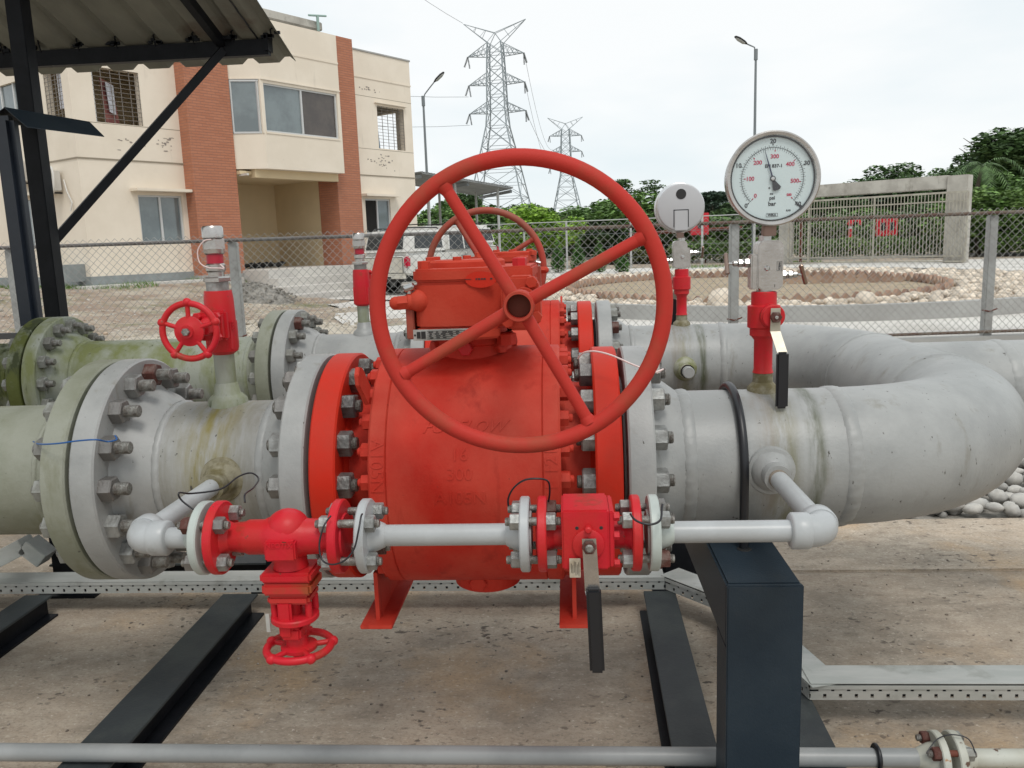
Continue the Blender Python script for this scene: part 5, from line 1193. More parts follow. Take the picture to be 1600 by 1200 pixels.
# portico under the bay
BB('portico_beam', WALLY, 3.72, 6.96, .45, .7, 3.76, 3.999); BB('portico_ceiling', WALLY, 3.3, 8.0, -2.6, .54, 3.85, 3.95)
BB('portico_back_wall', WALLY, 4.0, 8.0, -2.7, -2.6, .9, 3.85); BB('portico_side_wall', WALLY, 3.05, 3.28, -2.6, -.31, .9, 3.85); BB('portico_side_wall', WALLY, 7.0, 7.2, -2.6, -.31, .9, 3.85)
BB('portico_inner_wall', WALLY, 5.3, 5.5, -2.6, -1.4, .9, 3.85) if False else None
BB('portico_floor', CONCW, 3.2, 8.3, -2.6, 1.6, .4, 1.08, bevel=.01)
dg = thing_d = BB('door', DARKIN, 3.34, 4.0, -2.68, -2.61, 1.08, 3.2)
gg = MB()
for i in range(8): gg.box(*bb(3.36 + i * .085, 3.375 + i * .085, -2.6, -2.585, 1.08, 3.2), BM)
for i in range(9): z = 1.1 + i * .26; gg.box(*bb(3.34, 4.0, -2.585, -2.575, z, z + .015), BM)
gg.obj('grille_door', BLK, dg, smooth=0)
window(-.5, .78, 5.02, 6.38, 0, 'open'); window(9.62, 10.98, 5.05, 6.5, 0, 'open')
window(.4, 1.7, 1.95, 3.22, 0, 'grillglass'); window(8.78, 10.02, 2.1, 3.3, 0, 'dark')
BB('window_canopy', WALL, .2, 1.84, 0, .35, 3.3, 3.38, bevel=.01); BB('window_canopy', WALL, 9.5, 11.05, 0, .12, 6.56, 6.6, bevel=.01); BB('window_canopy', WALL, 8.6, 10.3, 0, .3, 3.38, 3.46)
BB('camera_bracket', AC, 3.35, 3.42, .42, .8, 3.8, 3.86)
# roof slab (stair head) behind the parapet
BB('stair_head_slab', GATEC, 1.6, 9.2, -6.5, -2.0, 9.22, 9.5, bevel=.03); BB('stair_head_wall', WALL, 2.0, 8.6, -6.2, -2.9, 7.5, 9.21)
pf = MB().tube([BM @ Vector((8.9, 1.9, 9.15)), BM @ Vector((8.9, 1.9, 9.68))], .05, 8).tube([BM @ Vector((8.5, 1.9, 9.6)), BM @ Vector((9.3, 1.9, 9.72))], .035, 8); pf.obj('vent_pipe', mat('green_grey_pipe', (.3, .42, .38), rough=.6), bt)
# peeling marks on the render
def patch(s0, z0, w0, h0, k, seed, n=.0035):
    r = random.Random(seed); m = MB()
    for i in range(k):
        s_, z_ = s0 + r.gauss(0, w0), z0 + r.gauss(0, h0); a, b = r.uniform(.02, .07), r.uniform(.01, .035); pts = []
        for j in range(7): t_ = 2 * PI * j / 7; q = r.uniform(.6, 1.2); pts.append(BM @ Vector((s_ + a * q * math.cos(t_), -n - .0004 * (i % 7), z_ + b * q * math.sin(t_))))
        m.add(pts, [list(range(7))])
    m.obj('peeling_patch', mat('peeled_render', (.24, .21, .19), (.36, .31, .26), 12, rough=.9), bt, smooth=0, kind='stuff')
patch(1.4, 4.6, .15, .12, 16, 1); patch(9.1, 7.0, .3, .05, 12, 2); patch(9.7, 4.6, .35, .12, 26, 3); patch(.1, 4.55, .4, .1, 9, 4)
# washing behind the grilles
o = MB().hexa([BM @ Vector(v) for v in ((-.05, .35, 5.1), (.42, .5, 5.0), (.42, .53, 5.0), (-.05, .38, 5.1), (-.1, .35, 6.2), (.3, .5, 6.1), (.3, .53, 6.1), (-.1, .38, 6.2))]).obj('hanging_cloth', CLOTHR); o.matrix_world = bt.matrix_basis @ Matrix.Identity(4)
tag(o, 'maroon cloth hanging behind the upper left window grille of the building', 'cloth')
o = MB().hexa([BM @ Vector(v) for v in ((.05, .28, 5.35), (.28, .4, 5.3), (.28, .42, 5.3), (.05, .3, 5.35), (.0, .28, 6.1), (.28, .4, 6.05), (.28, .42, 6.05), (.0, .3, 6.1))]).obj('hanging_cloth', CLOTHW); o.matrix_world = bt.matrix_basis
tag(o, 'white cloth hanging in front of the maroon one behind the window grille', 'cloth')
o = MB().hexa([BM @ Vector(v) for v in ((-.9, .5, 5.4), (-.9, .95, 5.4), (-.87, .95, 5.4), (-.87, .5, 5.4), (-.9, .5, 6.3), (-.9, .95, 6.35), (-.87, .95, 6.35), (-.87, .5, 6.3))]).obj('hanging_cloth', CLOTHW); o.matrix_world = bt.matrix_basis
tag(o, 'pale striped cloth behind the grille round the corner at upper left', 'cloth')
o = MB().hexa([BM @ Vector(v) for v in ((9.95, .4, 5.1), (10.2, .5, 5.1), (10.2, .53, 5.1), (9.95, .43, 5.1), (9.9, .4, 6.1), (10.1, .5, 6.1), (10.1, .53, 6.1), (9.9, .43, 6.1))]).obj('hanging_cloth', CLOTHB); o.matrix_world = bt.matrix_basis
tag(o, 'blue cloth hanging in the small upper right window of the building', 'cloth')
# air conditioner units on the left end wall
for i, n_ in enumerate((-2.75, -1.22)):
    t = thing('air_conditioner', ('air conditioner unit behind the two black posts, farther from the corner', 'air conditioner unit nearer the building corner, pipes looping down beside it')[i], 'air conditioner', B(-1.1, n_, 3.65 if i == 0 else 3.3))
    t.rotation_euler = (0, 0, PI / 2 - AB)
    MB().box((-.2, 0, .28), (.3, .75, .52)).obj('case', AC, t, bevel=.02)
    MB().ring((-.355, .05, .28), (1, 0, 0), .2, .012, 32, 6).ring((-.355, .05, .28), (1, 0, 0), .1, .008, 24, 6).obj('fan_guard', BLK, t)
    MB().box((-.2, -.3, -.02), (.34, .04, .04)).box((-.2, .3, -.02), (.34, .04, .04)).obj('bracket', BLK, t, kind='stuff')
    MB().tube([(-.3, -.38, .45)] + [(-.3 - .05 * math.sin(a * .5), -.42 - .16 * math.sin(a), .28 + .34 * math.cos(a)) for a in [PI * k / 12 for k in range(13)]] + [(-.25, -.2, -.1)], .03, 10).obj('insulated_pipe', AC, t)
o = MB().tube([B(-1.13, -.75, 3.6), B(-1.16, -.6, 3.3), B(-1.15, -.42, 3.0), B(-1.18, -.5, 2.8)], .02, 8).obj('drain_hose', AC); tag(o, 'thin pale drain hose hanging below the air conditioner near the corner', 'hose')
# terraces and steps down from the portico
for i, (n1, z) in enumerate(((2.25, .84), (3.0, .62), (3.72, .43))):
    struct(MB().box(*bb(3.0 - i * .3, 10.6, 1.6, n1, .2, z), Matrix.Translation(B(0, 0, 0)) @ Matrix.Rotation(PI / 2 - AB, 4, 'Z')).obj('driveway_step', CONCW, bevel=.01))
struct(MB().box(*bb(-1.6, 3.0, .03, .75, .3, .9), Matrix.Translation(B(0, 0, 0)) @ Matrix.Rotation(PI / 2 - AB, 4, 'Z')).obj('apron_path', CONCW, bevel=.02))

# ================================================================ VEHICLES
def wheel(parent, x, y, z=.36, r=.36, side=1):
    w_ = MB().lathe([(-.11, r * .6), (-.12, r * .9), (-.09, r), (.09, r), (.12, r * .9), (.11, r * .6)], frame((x, y, z), (0, 1, 0)), 32).obj('tyre', TYRE, parent)
    MB().lathe([(-.06, 0), (-.06, r * .62), (.1, r * .62), (.1, r * .55), (.05, r * .2), (.06, 0)], frame((x, y, z), (0, side, 0)), 20).obj('rim', ALU, w_)
def pickup(loc, label, dark=False):
    t = thing('pickup_truck', label, 'pickup', loc, PI / 2 - AB)       # x forward, y left
    H = .9
    side = [(.02, .55), (.0, .98), (.03, 1.07), (1.3, 1.12), (3.6, 1.12), (4.7, 1.02), (5.05, .9), (5.1, .5), (4.75, .42), (4.62, .62), (4.5, .78), (4.28, .85), (4.05, .85), (3.84, .78), (3.72, .62), (3.62, .4), (1.62, .42), (1.52, .64), (1.4, .8), (1.2, .87), (1.0, .87), (.8, .8), (.68, .64), (.56, .5)]
    M = Matrix(((0, 1, 0, 0), (1, 0, 0, 0), (0, 0, 1, 0), (0, 0, 0, 1)))
    b = MB(); n = len(side)
    vs = [Vector((x, y * (1 if z > .8 else .985) , z)) for y in (-H, H) for x, z in side]
    b.add(vs, [list(range(n)), list(range(2 * n - 1, n - 1, -1))] + [(i, n + i, n + (i + 1) % n, (i + 1) % n) for i in range(n)]); b.obj('body', CARW, t, bevel=.05)
    def cab(name, x0b, x0t, x1t, x1b, z0, z1, m, inset=.12):
        q = MB().hexa([(x0b, -H + .02, z0), (x1b, -H + .02, z0), (x1b, H - .02, z0), (x0b, H - .02, z0), (x0t, -H + inset, z1), (x1t, -H + inset, z1), (x1t, H - inset, z1), (x0t, H - inset, z1)]); return q.obj(name, m, t, bevel=.1)
    cab('canopy_cap', .02, .22, 1.78, 1.72, 1.08, 1.76, CARW); cab('cabin', 1.70, 1.78, 3.15, 3.95, 1.10, 1.80, CARW)
    # glass panels a few mm proud of the sides
    def sideglass(x0b, x0t, x1t, x1b, z0, z1, name='side_window', m=CARG):
        for sy in (-1, 1):
            def P(x, z): f = (z - 1.09) / .69; return Vector((x, sy * (H - .02 - f * .10 + .006), z))
            q = [P(x0b, z0), P(x1b, z0), P(x1t, z1), P(x0t, z1)]; q2 = [v - Vector((0, sy * .03, 0)) for v in q]
            MB().hexa(q + q2 if sy < 0 else q2 + q).obj(name, m, t, smooth=0)
    sideglass(.38, .46, 1.55, 1.56, 1.26, 1.62); sideglass(1.86, 1.93, 2.5, 2.5, 1.2, 1.66); sideglass(2.56, 2.56, 3.1, 3.62, 1.2, 1.66)
    MB().hexa([(3.97, -.72, 1.14), (3.95, .72, 1.14), (3.22, .68, 1.72), (3.22, -.68, 1.72), (4.0, -.72, 1.16), (4.0, .72, 1.16), (3.27, .68, 1.74), (3.27, -.68, 1.74)]).obj('windscreen', CARG, t, smooth=0)
    MB().hexa([(.05, -.7, 1.25), (.05, .7, 1.25), (.1, .7, 1.25), (.1, -.7, 1.25), (.155, -.66, 1.62), (.155, .66, 1.62), (.2, .66, 1.62), (.2, -.66, 1.62)]).obj('rear_window', CARG, t, smooth=0)
    for sy in (-1, 1):
        MB().tube([(.35, sy * .62, 1.79), (.4, sy * .62, 1.83), (1.6, sy * .62, 1.83), (1.65, sy * .62, 1.79)], .018, 8).obj('roof_rail', BLK, t)
        MB().tube([(1.95, sy * .62, 1.83), (2.0, sy * .62, 1.87), (3.0, sy * .62, 1.86), (3.05, sy * .62, 1.82)], .018, 8).obj('roof_rail', BLK if dark else ALU, t)
        tl = MB().hexa([(-.03, sy * .72, .74), (.22, sy * .915, .76), (.2, sy * .86, .74), (0.02, sy * .70, .74), (-.03, sy * .78, 1.05), (.25, sy * .915, 1.05), (.2, sy * .86, 1.05), (.02, sy * .76, 1.05)])
        tl.box((.07, sy * .84, .9), (.2, .13, .3)); tl.v = tl.v[8:]; tl.f = [[i - 8 for i in f] for f in tl.f[6:]]; tl.obj('tail_light', TAIL, t, bevel=.04)
        MB().box((5.0, sy * .7, .85), (.12, .3, .16)).obj('headlight', LENS, t, bevel=.03)
        MB().box((3.35, sy * 1.0, 1.2), (.12, .18, .16)).obj('door_mirror', CARW, t, bevel=.03)
        for x in (1.86, 2.53, 3.55): MB().box((x, sy * (H + .001), .85), (.008, .004, .5)).obj('door_gap', BLK, t)
        for x in (2.4, 3.2): MB().box((x, sy * (H + .012), 1.03), (.16, .03, .03)).obj('door_handle', ALU, t)
        for x in (1.1, 4.16): wheel(t, x, sy * .8, side=sy)
        MB().box((2.65, sy * .86, .4), (2.0, .08, .05)).obj('side_step', BLK, t)
    MB().box((-.012, 0, .82), (.02, 1.5, .42)).obj('tailgate', CARD, t, bevel=.01)
    MB().box((-.03, 0, .9), (.02, .22, .06)).obj('tailgate_handle', BLK, t)
    MB().box((-.1, 0, .5), (.16, 1.75, .09)).box((-.02, 0, .56), (.1, 1.6, .05)).obj('rear_bumper', CARD, t, bevel=.015)
    MB().box((-.185, 0, .49), (.01, .9, .05)).obj('bumper_tread', BLK, t)
    MB().box((-.028, 0, .72), (.012, .42, .12)).obj('number_plate', ALU, t)
    MB().box((-.0235, 0, 1.035), (.004, 1.5, .012)).box((-.0235, .755, .82), (.004, .012, .42)).box((-.0235, -.755, .82), (.004, .012, .42)).obj('tailgate_seam', BLK, t, kind='stuff')
    MB().box((.7, 0, .42), (1.2, 1.1, .14)).box((2.6, 0, .42), (3.6, 1.2, .16)).obj('chassis', BLK, t, kind='stuff')
    MB().rod((-.02, .35, .36), (1.0, .35, .42), .03).obj('exhaust', BLK, t)
    return t
pickup(onZ(566, 461, ROADZ + .012) + ND * .9, 'white pickup truck with canopy cap and red tail light, parked nearest behind the fence')
struct(MB().plan([(-7.5, 27.2), (-1.2, 26.4), (-.6, 38), (-3.5, 38.5)], .2, .48).obj('carport_slab', CONCW, bevel=.02))
pk = pickup(Vector((-2.75, 27.9, .48)), 'second white pickup with black roof rails parked under the carport', True); pk.rotation_euler = (0, 0, math.radians(146))
# carport
t = thing('carport', 'open carport with grey sheet roof on thin steel posts behind the pickups', 'carport', (-5.2, 31.5, .3))
T = Vector((-5.2, 31.5, .3))
cs = MB(); pts = [(-5.3, 32.0, 4.3), (-2.1, 35.0, 3.8), (-4.0, 40.0, 3.85), (-8.0, 37, 4.5)]
for th in (0, .04): cs.v += [tuple(Vector(p) - T + Vector((0, 0, th))) for p in pts]
cs.f = [[3, 2, 1, 0], [4, 5, 6, 7], [0, 1, 5, 4], [1, 2, 6, 5], [2, 3, 7, 6], [3, 0, 4, 7]]; cs.obj('roof', ROOFC, t, smooth=0)
rb = MB(); a, b = Vector(pts[0]), Vector(pts[1]); c, d = Vector(pts[3]), Vector(pts[2])
for i in range(33): k = i / 32; p, q = a.lerp(b, k), c.lerp(d, k); rb.bar(p - T + Vector((0, 0, .065)), q - T + Vector((0, 0, .065)), .09, .05)
rb.obj('roof_rib', ROOFC, t, smooth=0, kind='stuff')
for k in (0, .5, 1): p, q = a.lerp(b, k), c.lerp(d, k); MB().bar(p.lerp(q, .03) - T - Vector((0, 0, .09)), p.lerp(q, .97) - T - Vector((0, 0, .09)), .08, .12).obj('roof_beam', LAMPP, t)
for px, yy in ((671, 33.2), (713, 33.6), (779, 35.0), (688, 37.5), (745, 38.0)):
    p = onY(px, 340, yy); MB().tube([Vector((p.x, p.y, .3)) - T, Vector((p.x, p.y, 4.0)) - T], .055, 12).obj('post', mat('pale_post', (.42, .43, .42), rough=.6), t)

# ================================================================ LAMPS AND PYLONS
def lamp(base, H, hx, label):
    t = thing('street_lamp', label, 'street lamp', base)
    MB().tube([(0, 0, 0), (0, 0, H)], [.085, .05], 12).obj('pole', LAMPP, t, smooth=60)
    MB().rod((0, 0, H - .35), (0, 0, H + .12), .085).obj('clamp', LAMPP, t)
    e = Vector((hx, -.1, .75 if hx > 0 else .35)) + Vector((0, 0, H))
    MB().tube([(0, 0, H - .1), (hx * .15, 0, H + .2), (hx * .6, -.05, H + (.5 if hx > 0 else .28)), e], .03, 8).obj('arm', LAMPP, t, smooth=60)
    d = Vector((hx, -.15, abs(hx) * .8 if hx > 0 else .25)).normalized(); M = frame(e, d, (0, 0, 1))
    MB().lathe([(-.05, .03), (0, .09), (.15, .16), (.45, .17), (.62, .1), (.66, 0)], M @ Matrix.Diagonal((1, 1, .35, 1)), 20).obj('lamp_head', BLK, t, smooth=60)
    MB().lathe([(0.02, 0), (.12, .12), (.4, .14), (.56, .07), (.58, 0)], M @ Matrix.Translation((.0, 0, -.045)) @ Matrix.Diagonal((1, 1, .25, 1)), 16).obj('lens', LENS, t, smooth=60)
lamp(Vector((-6.72, 42, .25)), 8.45, .62, 'grey street lamp on a pole rising behind the right corner of the building')
lamp(Vector((8.78, 40, .25)), 9.45, -.45, 'tall thin street lamp rising behind the large pressure gauge')
def pylon(base, H, label, rz=0, sc=1.0, mw=.16):
    t = thing('transmission_tower', label, 'pylon', base, rz)
    lv = [(0, 5.2), (4.5, 4.6), (8.5, 3.75), (12.5, 2.95), (16, 2.2), (19, 1.55), (21.5, 1.35), (23.5, 1.3), (25.5, 1.25), (27.5, 1.18), (29.5, 1.1), (31, 1.0)]
    lv = [(z * sc, w_ * sc) for z, w_ in lv]; cor = [(-1, -1), (1, -1), (1, 1), (-1, 1)]
    m = MB(); ct = lambda k, i: Vector((cor[i % 4][0] * lv[k][1], cor[i % 4][1] * lv[k][1], lv[k][0]))
    for k in range(len(lv) - 1):
        for i in range(4):
            m.bar(ct(k, i), ct(k + 1, i), mw * 1.7); 
            m.bar(ct(k, i), ct(k + 1, i + 1), mw * .75); m.bar(ct(k, i + 1), ct(k + 1, i), mw * .75)
            if k: m.bar(ct(k, i), ct(k, i + 1), mw * .7)
            if k < 5:
                mid = (ct(k, i) + ct(k, i + 1) + ct(k + 1, i) + ct(k + 1, i + 1)) / 4; m.bar(mid, (ct(k, i) + ct(k + 1, i)) / 2, mw * .6); m.bar(mid, (ct(k, i + 1) + ct(k + 1, i + 1)) / 2, mw * .6)
    m.obj('lattice', PYL, t, smooth=0)
    for z, L_ in ((21.1, 4.3), (25.2, 4.25), (29.3, 4.25)):
        z *= sc; L2 = L_ * sc
        for sx in (-1, 1):
            a = MB(); tip = Vector((sx * L2, 0, z)); w_ = 1.25 * sc
            for sy in (-1, 1):
                b0 = Vector((sx * w_, sy * w_, z - .0)); b1 = Vector((sx * w_ * .9, sy * w_ * .9, z + 1.55 * sc)); a.bar(b0, tip, mw); a.bar(b1, tip, mw * .8)
                for f in (.25, .5, .75): a.bar(b0.lerp(tip, f), b1.lerp(tip, max(0, f - .15)), mw * .6); a.bar(b0.lerp(tip, f - .25), b1.lerp(tip, f), mw * .5)
            for f in (.25, .5, .75): a.bar(Vector((sx * w_, -w_, z)).lerp(tip, f), Vector((sx * w_, w_, z)).lerp(tip, f), mw * .6)
            a.obj('cross_arm', PYL, t, smooth=0)
            for dx, dy in ((.9, -.5), (-.3, .3) if sx < 0 else (.0, .2)):
                s_ = MB(); p0 = tip; p1 = tip + Vector((dx * sx * .6 * sc, dy, -1.7 * sc)); k = 9
                s_.lathe([v for i in range(k) for v in ((i * 1.7 * sc / k, .05), (i * 1.7 * sc / k + .06, .17), (i * 1.7 * sc / k + .12, .05))], frame(p0, p1 - p0), 8); s_.obj('insulator_string', LAMPP, t)
    for sx in (-1, 1):
        a = MB(); tip = Vector((sx * 4.7 * sc, 0, 34.0 * sc)); 
        for sy in (-1, 1):
            b0 = Vector((sx * 1.0 * sc, sy * 1.0 * sc, 31 * sc)); b1 = Vector((0, sy * .3, 32.4 * sc)); a.bar(b0, tip, mw * .8); a.bar(b1, tip, mw * .7); a.bar(b0, b1, mw * .7)
            for f in (.3, .6): a.bar(b0.lerp(tip, f), b1.lerp(tip, f), mw * .5)
        a.obj('earth_peak', PYL, t, smooth=0)
    return t
pylon(Vector((-9.6, 130, 0)), 34, 'large steel lattice transmission tower rising behind the handwheel', rz=-.12, sc=1.0, mw=.1)
pylon(Vector((.9, 230, 0)), 34, 'farther and smaller lattice transmission tower right of the large one', rz=.1, sc=1.0, mw=.12)
def sag(a, b, s_, n=14): a = Vector(a); b = Vector(b); return [a.lerp(b, i / n) - Vector((0, 0, s_ * 4 * (i / n) * (1 - i / n))) for i in range(n + 1)]
for i, (a, b, s_, lab) in enumerate((((-13.9, 130, 19.4), (-75, 70, 26), 4, 'power line leaving the large tower lowest arm to the left'), ((-13.9, 130, 23.5), (-75, 70, 31), 4, 'power line leaving the large tower middle arm to the left'), ((-5.2, 130, 24.5), (-2.6, 230, 21.5), 4, 'power line from the large tower middle arm to the far tower'),
        ((-5.2, 130, 28.6), (-2.6, 230, 26), 4, 'power line from the large tower top arm to the far tower'), ((-14.3, 130, 34), (-40, 70, 50), 3, 'thin earth wire running up left from the peak of the large tower'), ((-5.1, 130, 20.4), (5, 230, 21), 5, 'power line from the large tower lowest arm towards the far tower right side'))):
    o = MB().tube(sag(a, b, s_), .028, 5).obj('power_line', LAMPP, smooth=60); tag(o, lab, 'cable', 'overhead power lines')

# ================================================================ GATE
GL_, GR_ = onZ(1227, 413, ROADZ), onZ(1493, 411, ROADZ)
gd = (GR_ - GL_); gl = gd.length; GM = frame(GL_, gd, (0, 0, 1)); GM = Matrix(((GM[0][0], GM[0][1], 0, GL_.x), (GM[1][0], GM[1][1], 0, GL_.y), (0, 0, 1, ROADZ), (0, 0, 0, 1)))
t = thing('gateway', 'weathered white concrete gateway, two columns and a beam, beyond the garden', 'gateway', GL_); GI = Matrix.Translation(-GL_) @ GM
MB().box((0, 0, 1.65), (.45, .45, 3.3), GI).obj('column', GATEC, t, bevel=.02); MB().box((gl, 0, 1.62), (.72, .6, 3.24), GI).obj('column', GATEC, t, bevel=.02)
MB().box((gl / 2 - .07, 0, 3.02), (gl - .60, .4, .5), GI).obj('beam', GATEC, t, bevel=.02)
t = thing('sliding_gate', 'cream painted gate of thin vertical bars in front of the concrete gateway', 'gate', GL_)
y = -.45; x0, x1 = .35, gl + .45
for z in (.08, .28, 2.3, 2.62): MB().box(((x0 + x1) / 2, y, z), (x1 - x0, .05, .05 if z < 2.6 else .07), GI).obj('rail', GATEM, t)
for x in (x0, x0 + .9, (x0 + x1) / 2 + .1, x1): MB().box((x, y, 1.35), (.06, .06, 2.52), GI).obj('upright', GATEM, t)
barm = MB().box((0, 0, 1.45), (.022, .022, 2.3)).mesh('gate_bar', GATEM, smooth=0); nb = 56
for i in range(1, nb):
    link(barm, 'gate_bar', t, GI @ Matrix.Translation((x0 + (x1 - x0) * i / nb, y - .03, -.02)))
MB().box((x0 + 3.0, y, 1.0), (.12, .08, .04), GI).obj('latch', GATEM, t)
o = MB().box((0.85, -.3, 1.0), (.09, .09, 1.9), GM).obj('rust_red_post', RUST); tag(o, 'rust red post beside the left gateway column', 'post')
# wall stub and kerb band behind the gate, far road strip
struct(MB().plan([(2, 46), (46, 30.5), (46, 31.2), (2, 47)], .25, .40).obj('far_kerb', KERB))
# far fence posts (thin) left of the gateway
t = thing('far_fence', 'distant fence of thin pale posts and a top wire beyond the garden', 'fence', (0, 45.5, .28))
fp = [onZ(px, py, ROADZ) for px, py in ((820, 419), (886, 416), (986, 413), (1097, 411), (1178, 411))]
for p in fp: p.y = min(p.y, 45.5); 
fp = [onY(px, 400, 40 - (px - 820) * .006) for px in (756, 820, 886, 986, 1097, 1178, 1226)]
hp = MB()
for p in fp: MB().box((p.x, p.y - 45.5, 1.1), (.09, .09, 2.3)).obj('post', mat('pale_post', (0, 0, 0)), t)
MB().tube([(p.x, p.y - 45.5, 2.22) for p in fp], .022, 6).obj('top_wire', mat('pale_post', (0, 0, 0)), t)
for z in (.5, 1.0, 1.6): MB().tube([(p.x, p.y - 45.45, z) for p in fp], .008, 4).obj('line_wire', LAMPP, t)
# fire water pieces
t = thing('fire_hydrant', 'red fire hydrant pillar seen through the gate bars', 'hydrant', (14.5, 44, .28))
MB().lathe([(0, .12), (.05, .12), (.06, .1), (1.35, .1), (1.36, .16), (1.44, .16), (1.46, .12), (1.6, .12), (1.66, .08), (1.66, 0)], frame((0, 0, .3), (0, 0, 1)), 20).obj('pillar', HYD, t)
MB().rod((0, 0, 1.85), (.45, -.05, 1.85), .075).rod((.4, -.05, 1.85), (.46, -.05, 1.62), .085).obj('outlet', HYD, t); MB().lathe([(0, .102), (.12, .102)], frame((0, 0, 1.45), (0, 0, 1)), 16).obj('white_band', ALU, t)
def hosebox(p, w_, h_, z, label, win):
    t = thing('hose_cabinet', label, 'cabinet', p)
    MB().box((0, 0, z), (w_, .3, h_)).obj('case', HYD, t, bevel=.02)
    for x in win: MB().box((x, -.152, z), (w_ * .22, .01, h_ * .42)).obj('window', CARG, t)
    for x in (-w_ * .35, w_ * .35): MB().box((x, .05, (z - h_ / 2) / 2), (.06, .06, z - h_ / 2)).obj('leg', RUST, t)
hosebox(Vector((16.3, 44, .28)), 1.0, .95, 1.5, 'red fire hose cabinet with two small windows behind the gate', (-.22, .22))
hosebox(Vector((6.85, 43.5, .28)), .9, 1.1, 1.95, 'red fire hose cabinet beyond the far fence, between the two gauges', (0,))
o = MB().tube([(3.5, 46.5, 1.85), (9.4, 45.5, 2.0)], .09, 10).obj('fire_water_pipe', RUST); tag(o, 'brownish red horizontal pipe in front of the far hedge', 'pipe')
for px, lab in ((742, 'grey concrete block box behind the back gearbox at its left'), (802, 'low grey concrete block beside the back handwheel')):
    p = onZ(px, 420, ROADZ); p = onY(px, 395, 24.5); o = MB().box((p.x, p.y, .8), (.42, .4, 1.05 if px > 760 else 1.35)).obj('concrete_block', KERB, bevel=.02); tag(o, lab, 'block')

# ================================================================ EARTH HEAPS
def heap(c, rx, ry, h, m, name, label, cat, seed, sz):
    r = random.Random(seed); mb = MB(); n = 26; k = 10; rings = []
    for j in range(k):
        f = j / (k - 1); rr = []
        for i in range(n):
            a = 2 * PI * i / n; w_ = (1 - f) * (1 + .14 * math.sin(3 * a + seed) + .08 * r.uniform(-1, 1))
            rr.append(len(mb.v)); mb.v.append((rx * w_ * math.cos(a), ry * w_ * math.sin(a), h * (math.sin(f * PI / 2) ** 1.2) + r.uniform(-.02, .03) - .03))
        rings.append(rr)
    for A, B2 in zip(rings, rings[1:]):
        for i in range(n): mb.f.append([A[i], A[(i + 1) % n], B2[(i + 1) % n], B2[i]])
    for _ in range(500):
        f = r.random() ** .6; a = r.uniform(0, 2 * PI); x, y = rx * f * math.cos(a), ry * f * math.sin(a); z = h * (math.sin((1 - f) * PI / 2) ** 1.2)
        s_ = r.uniform(.3, 1) * sz; mb.box((x, y, z), (s_, s_ * .8, s_ * .7), Matrix.Rotation(r.uniform(-.3, .3), 4, 'X'))
    o = mb.obj(name, m, smooth=0); o.location = c; tag(o, label, cat, kind='stuff')
p = onZ(398, 474, .35); heap(p, 1.15, .9, .52, GRAVEL, 'gravel_heap', 'heap of grey gravel in front of the portico', 'heap', 4, .06)
p = onZ(400, 520, .28); heap(p, 2.3, 1.8, .16, SAND, 'sand_spread', 'low pale sand spread beyond the fence, in front of the gravel heap', 'sand', 9, .04)
p = onZ(140, 442, .85); heap(p, .5, .35, .35, mat('dark_debris', (.13, .11, .09), (.08, .07, .06), 9, rough=.9), 'debris_pile', 'small dark pile of debris against the grey plinth of the building', 'debris', 5, .08)
pb = MB(); rr_ = random.Random(3)
for i in range(60): s_ = 3.6 + rr_.random() * 2.2; pb.tube([B(s_, 1.2 + rr_.random() * .3 - 2.5, 1.1 + rr_.random() * .1), B(s_ + .2, 1.3 - 2.5 + rr_.random() * .3, 1.16 + rr_.random() * .1)], .04, 6)
o = pb.obj('dark_hose_coil', BLK); tag(o, 'row of small dark objects lying along the portico floor', 'clutter', kind='stuff')

# ================================================================ VEGETATION
def leaves(name, m, n, lobes, leaf, seed, shell=.5):
    """many leaf sized quads spread through lobes (cx, cy, cz, rx, ry, rz)"""
    r = random.Random(seed); V = []; Fc = []; wts = [l[3] * l[4] * l[5] for l in lobes]
    for i in range(n):
        l = r.choices(lobes, wts)[0]
        while True:
            x, y, z = r.uniform(-1, 1), r.uniform(-1, 1), r.uniform(-1, 1); d = x * x + y * y + z * z
            if shell * shell < d < 1: break
        c = (l[0] + x * l[3], l[1] + y * l[4], l[2] + z * l[5]); s_ = leaf * r.uniform(.55, 1.3)
        a = r.uniform(0, 6.283); b = r.gauss(0, .7); ca, sa, cb, sb = math.cos(a), math.sin(a), math.cos(b), math.sin(b)
        u = (ca * s_, sa * s_, 0); v = (-sa * cb * s_ * .6, ca * cb * s_ * .6, sb * s_ * .6); k = len(V)
        V += [(c[0] - u[0], c[1] - u[1], c[2] - u[2]), (c[0] + v[0], c[1] + v[1], c[2] + v[2]), (c[0] + u[0], c[1] + u[1], c[2] + u[2] - .2 * s_), (c[0] - v[0], c[1] - v[1], c[2] - v[2])]
        Fc.append((k, k + 1, k + 2, k + 3))
    me = bpy.data.meshes.new(name); me.from_pydata(V, [], Fc); me.materials.append(m); me.update(); return me
def lobeset(R_, H, k, r, flat=.75, spread=1.0):
    out = []
    for i in range(k):
        a = r.uniform(0, 6.283); f = r.random() ** .5 * spread; z = H * (.45 + .5 * r.random() * (1 - .45 * f)); q = R_ * r.uniform(.26, .48)
        out.append((R_ * f * .75 * math.cos(a), R_ * f * .75 * math.sin(a), z, q, q, q * flat))
    out.append((0, 0, H * .58, R_ * .5, R_ * .5, H * .28)); return out
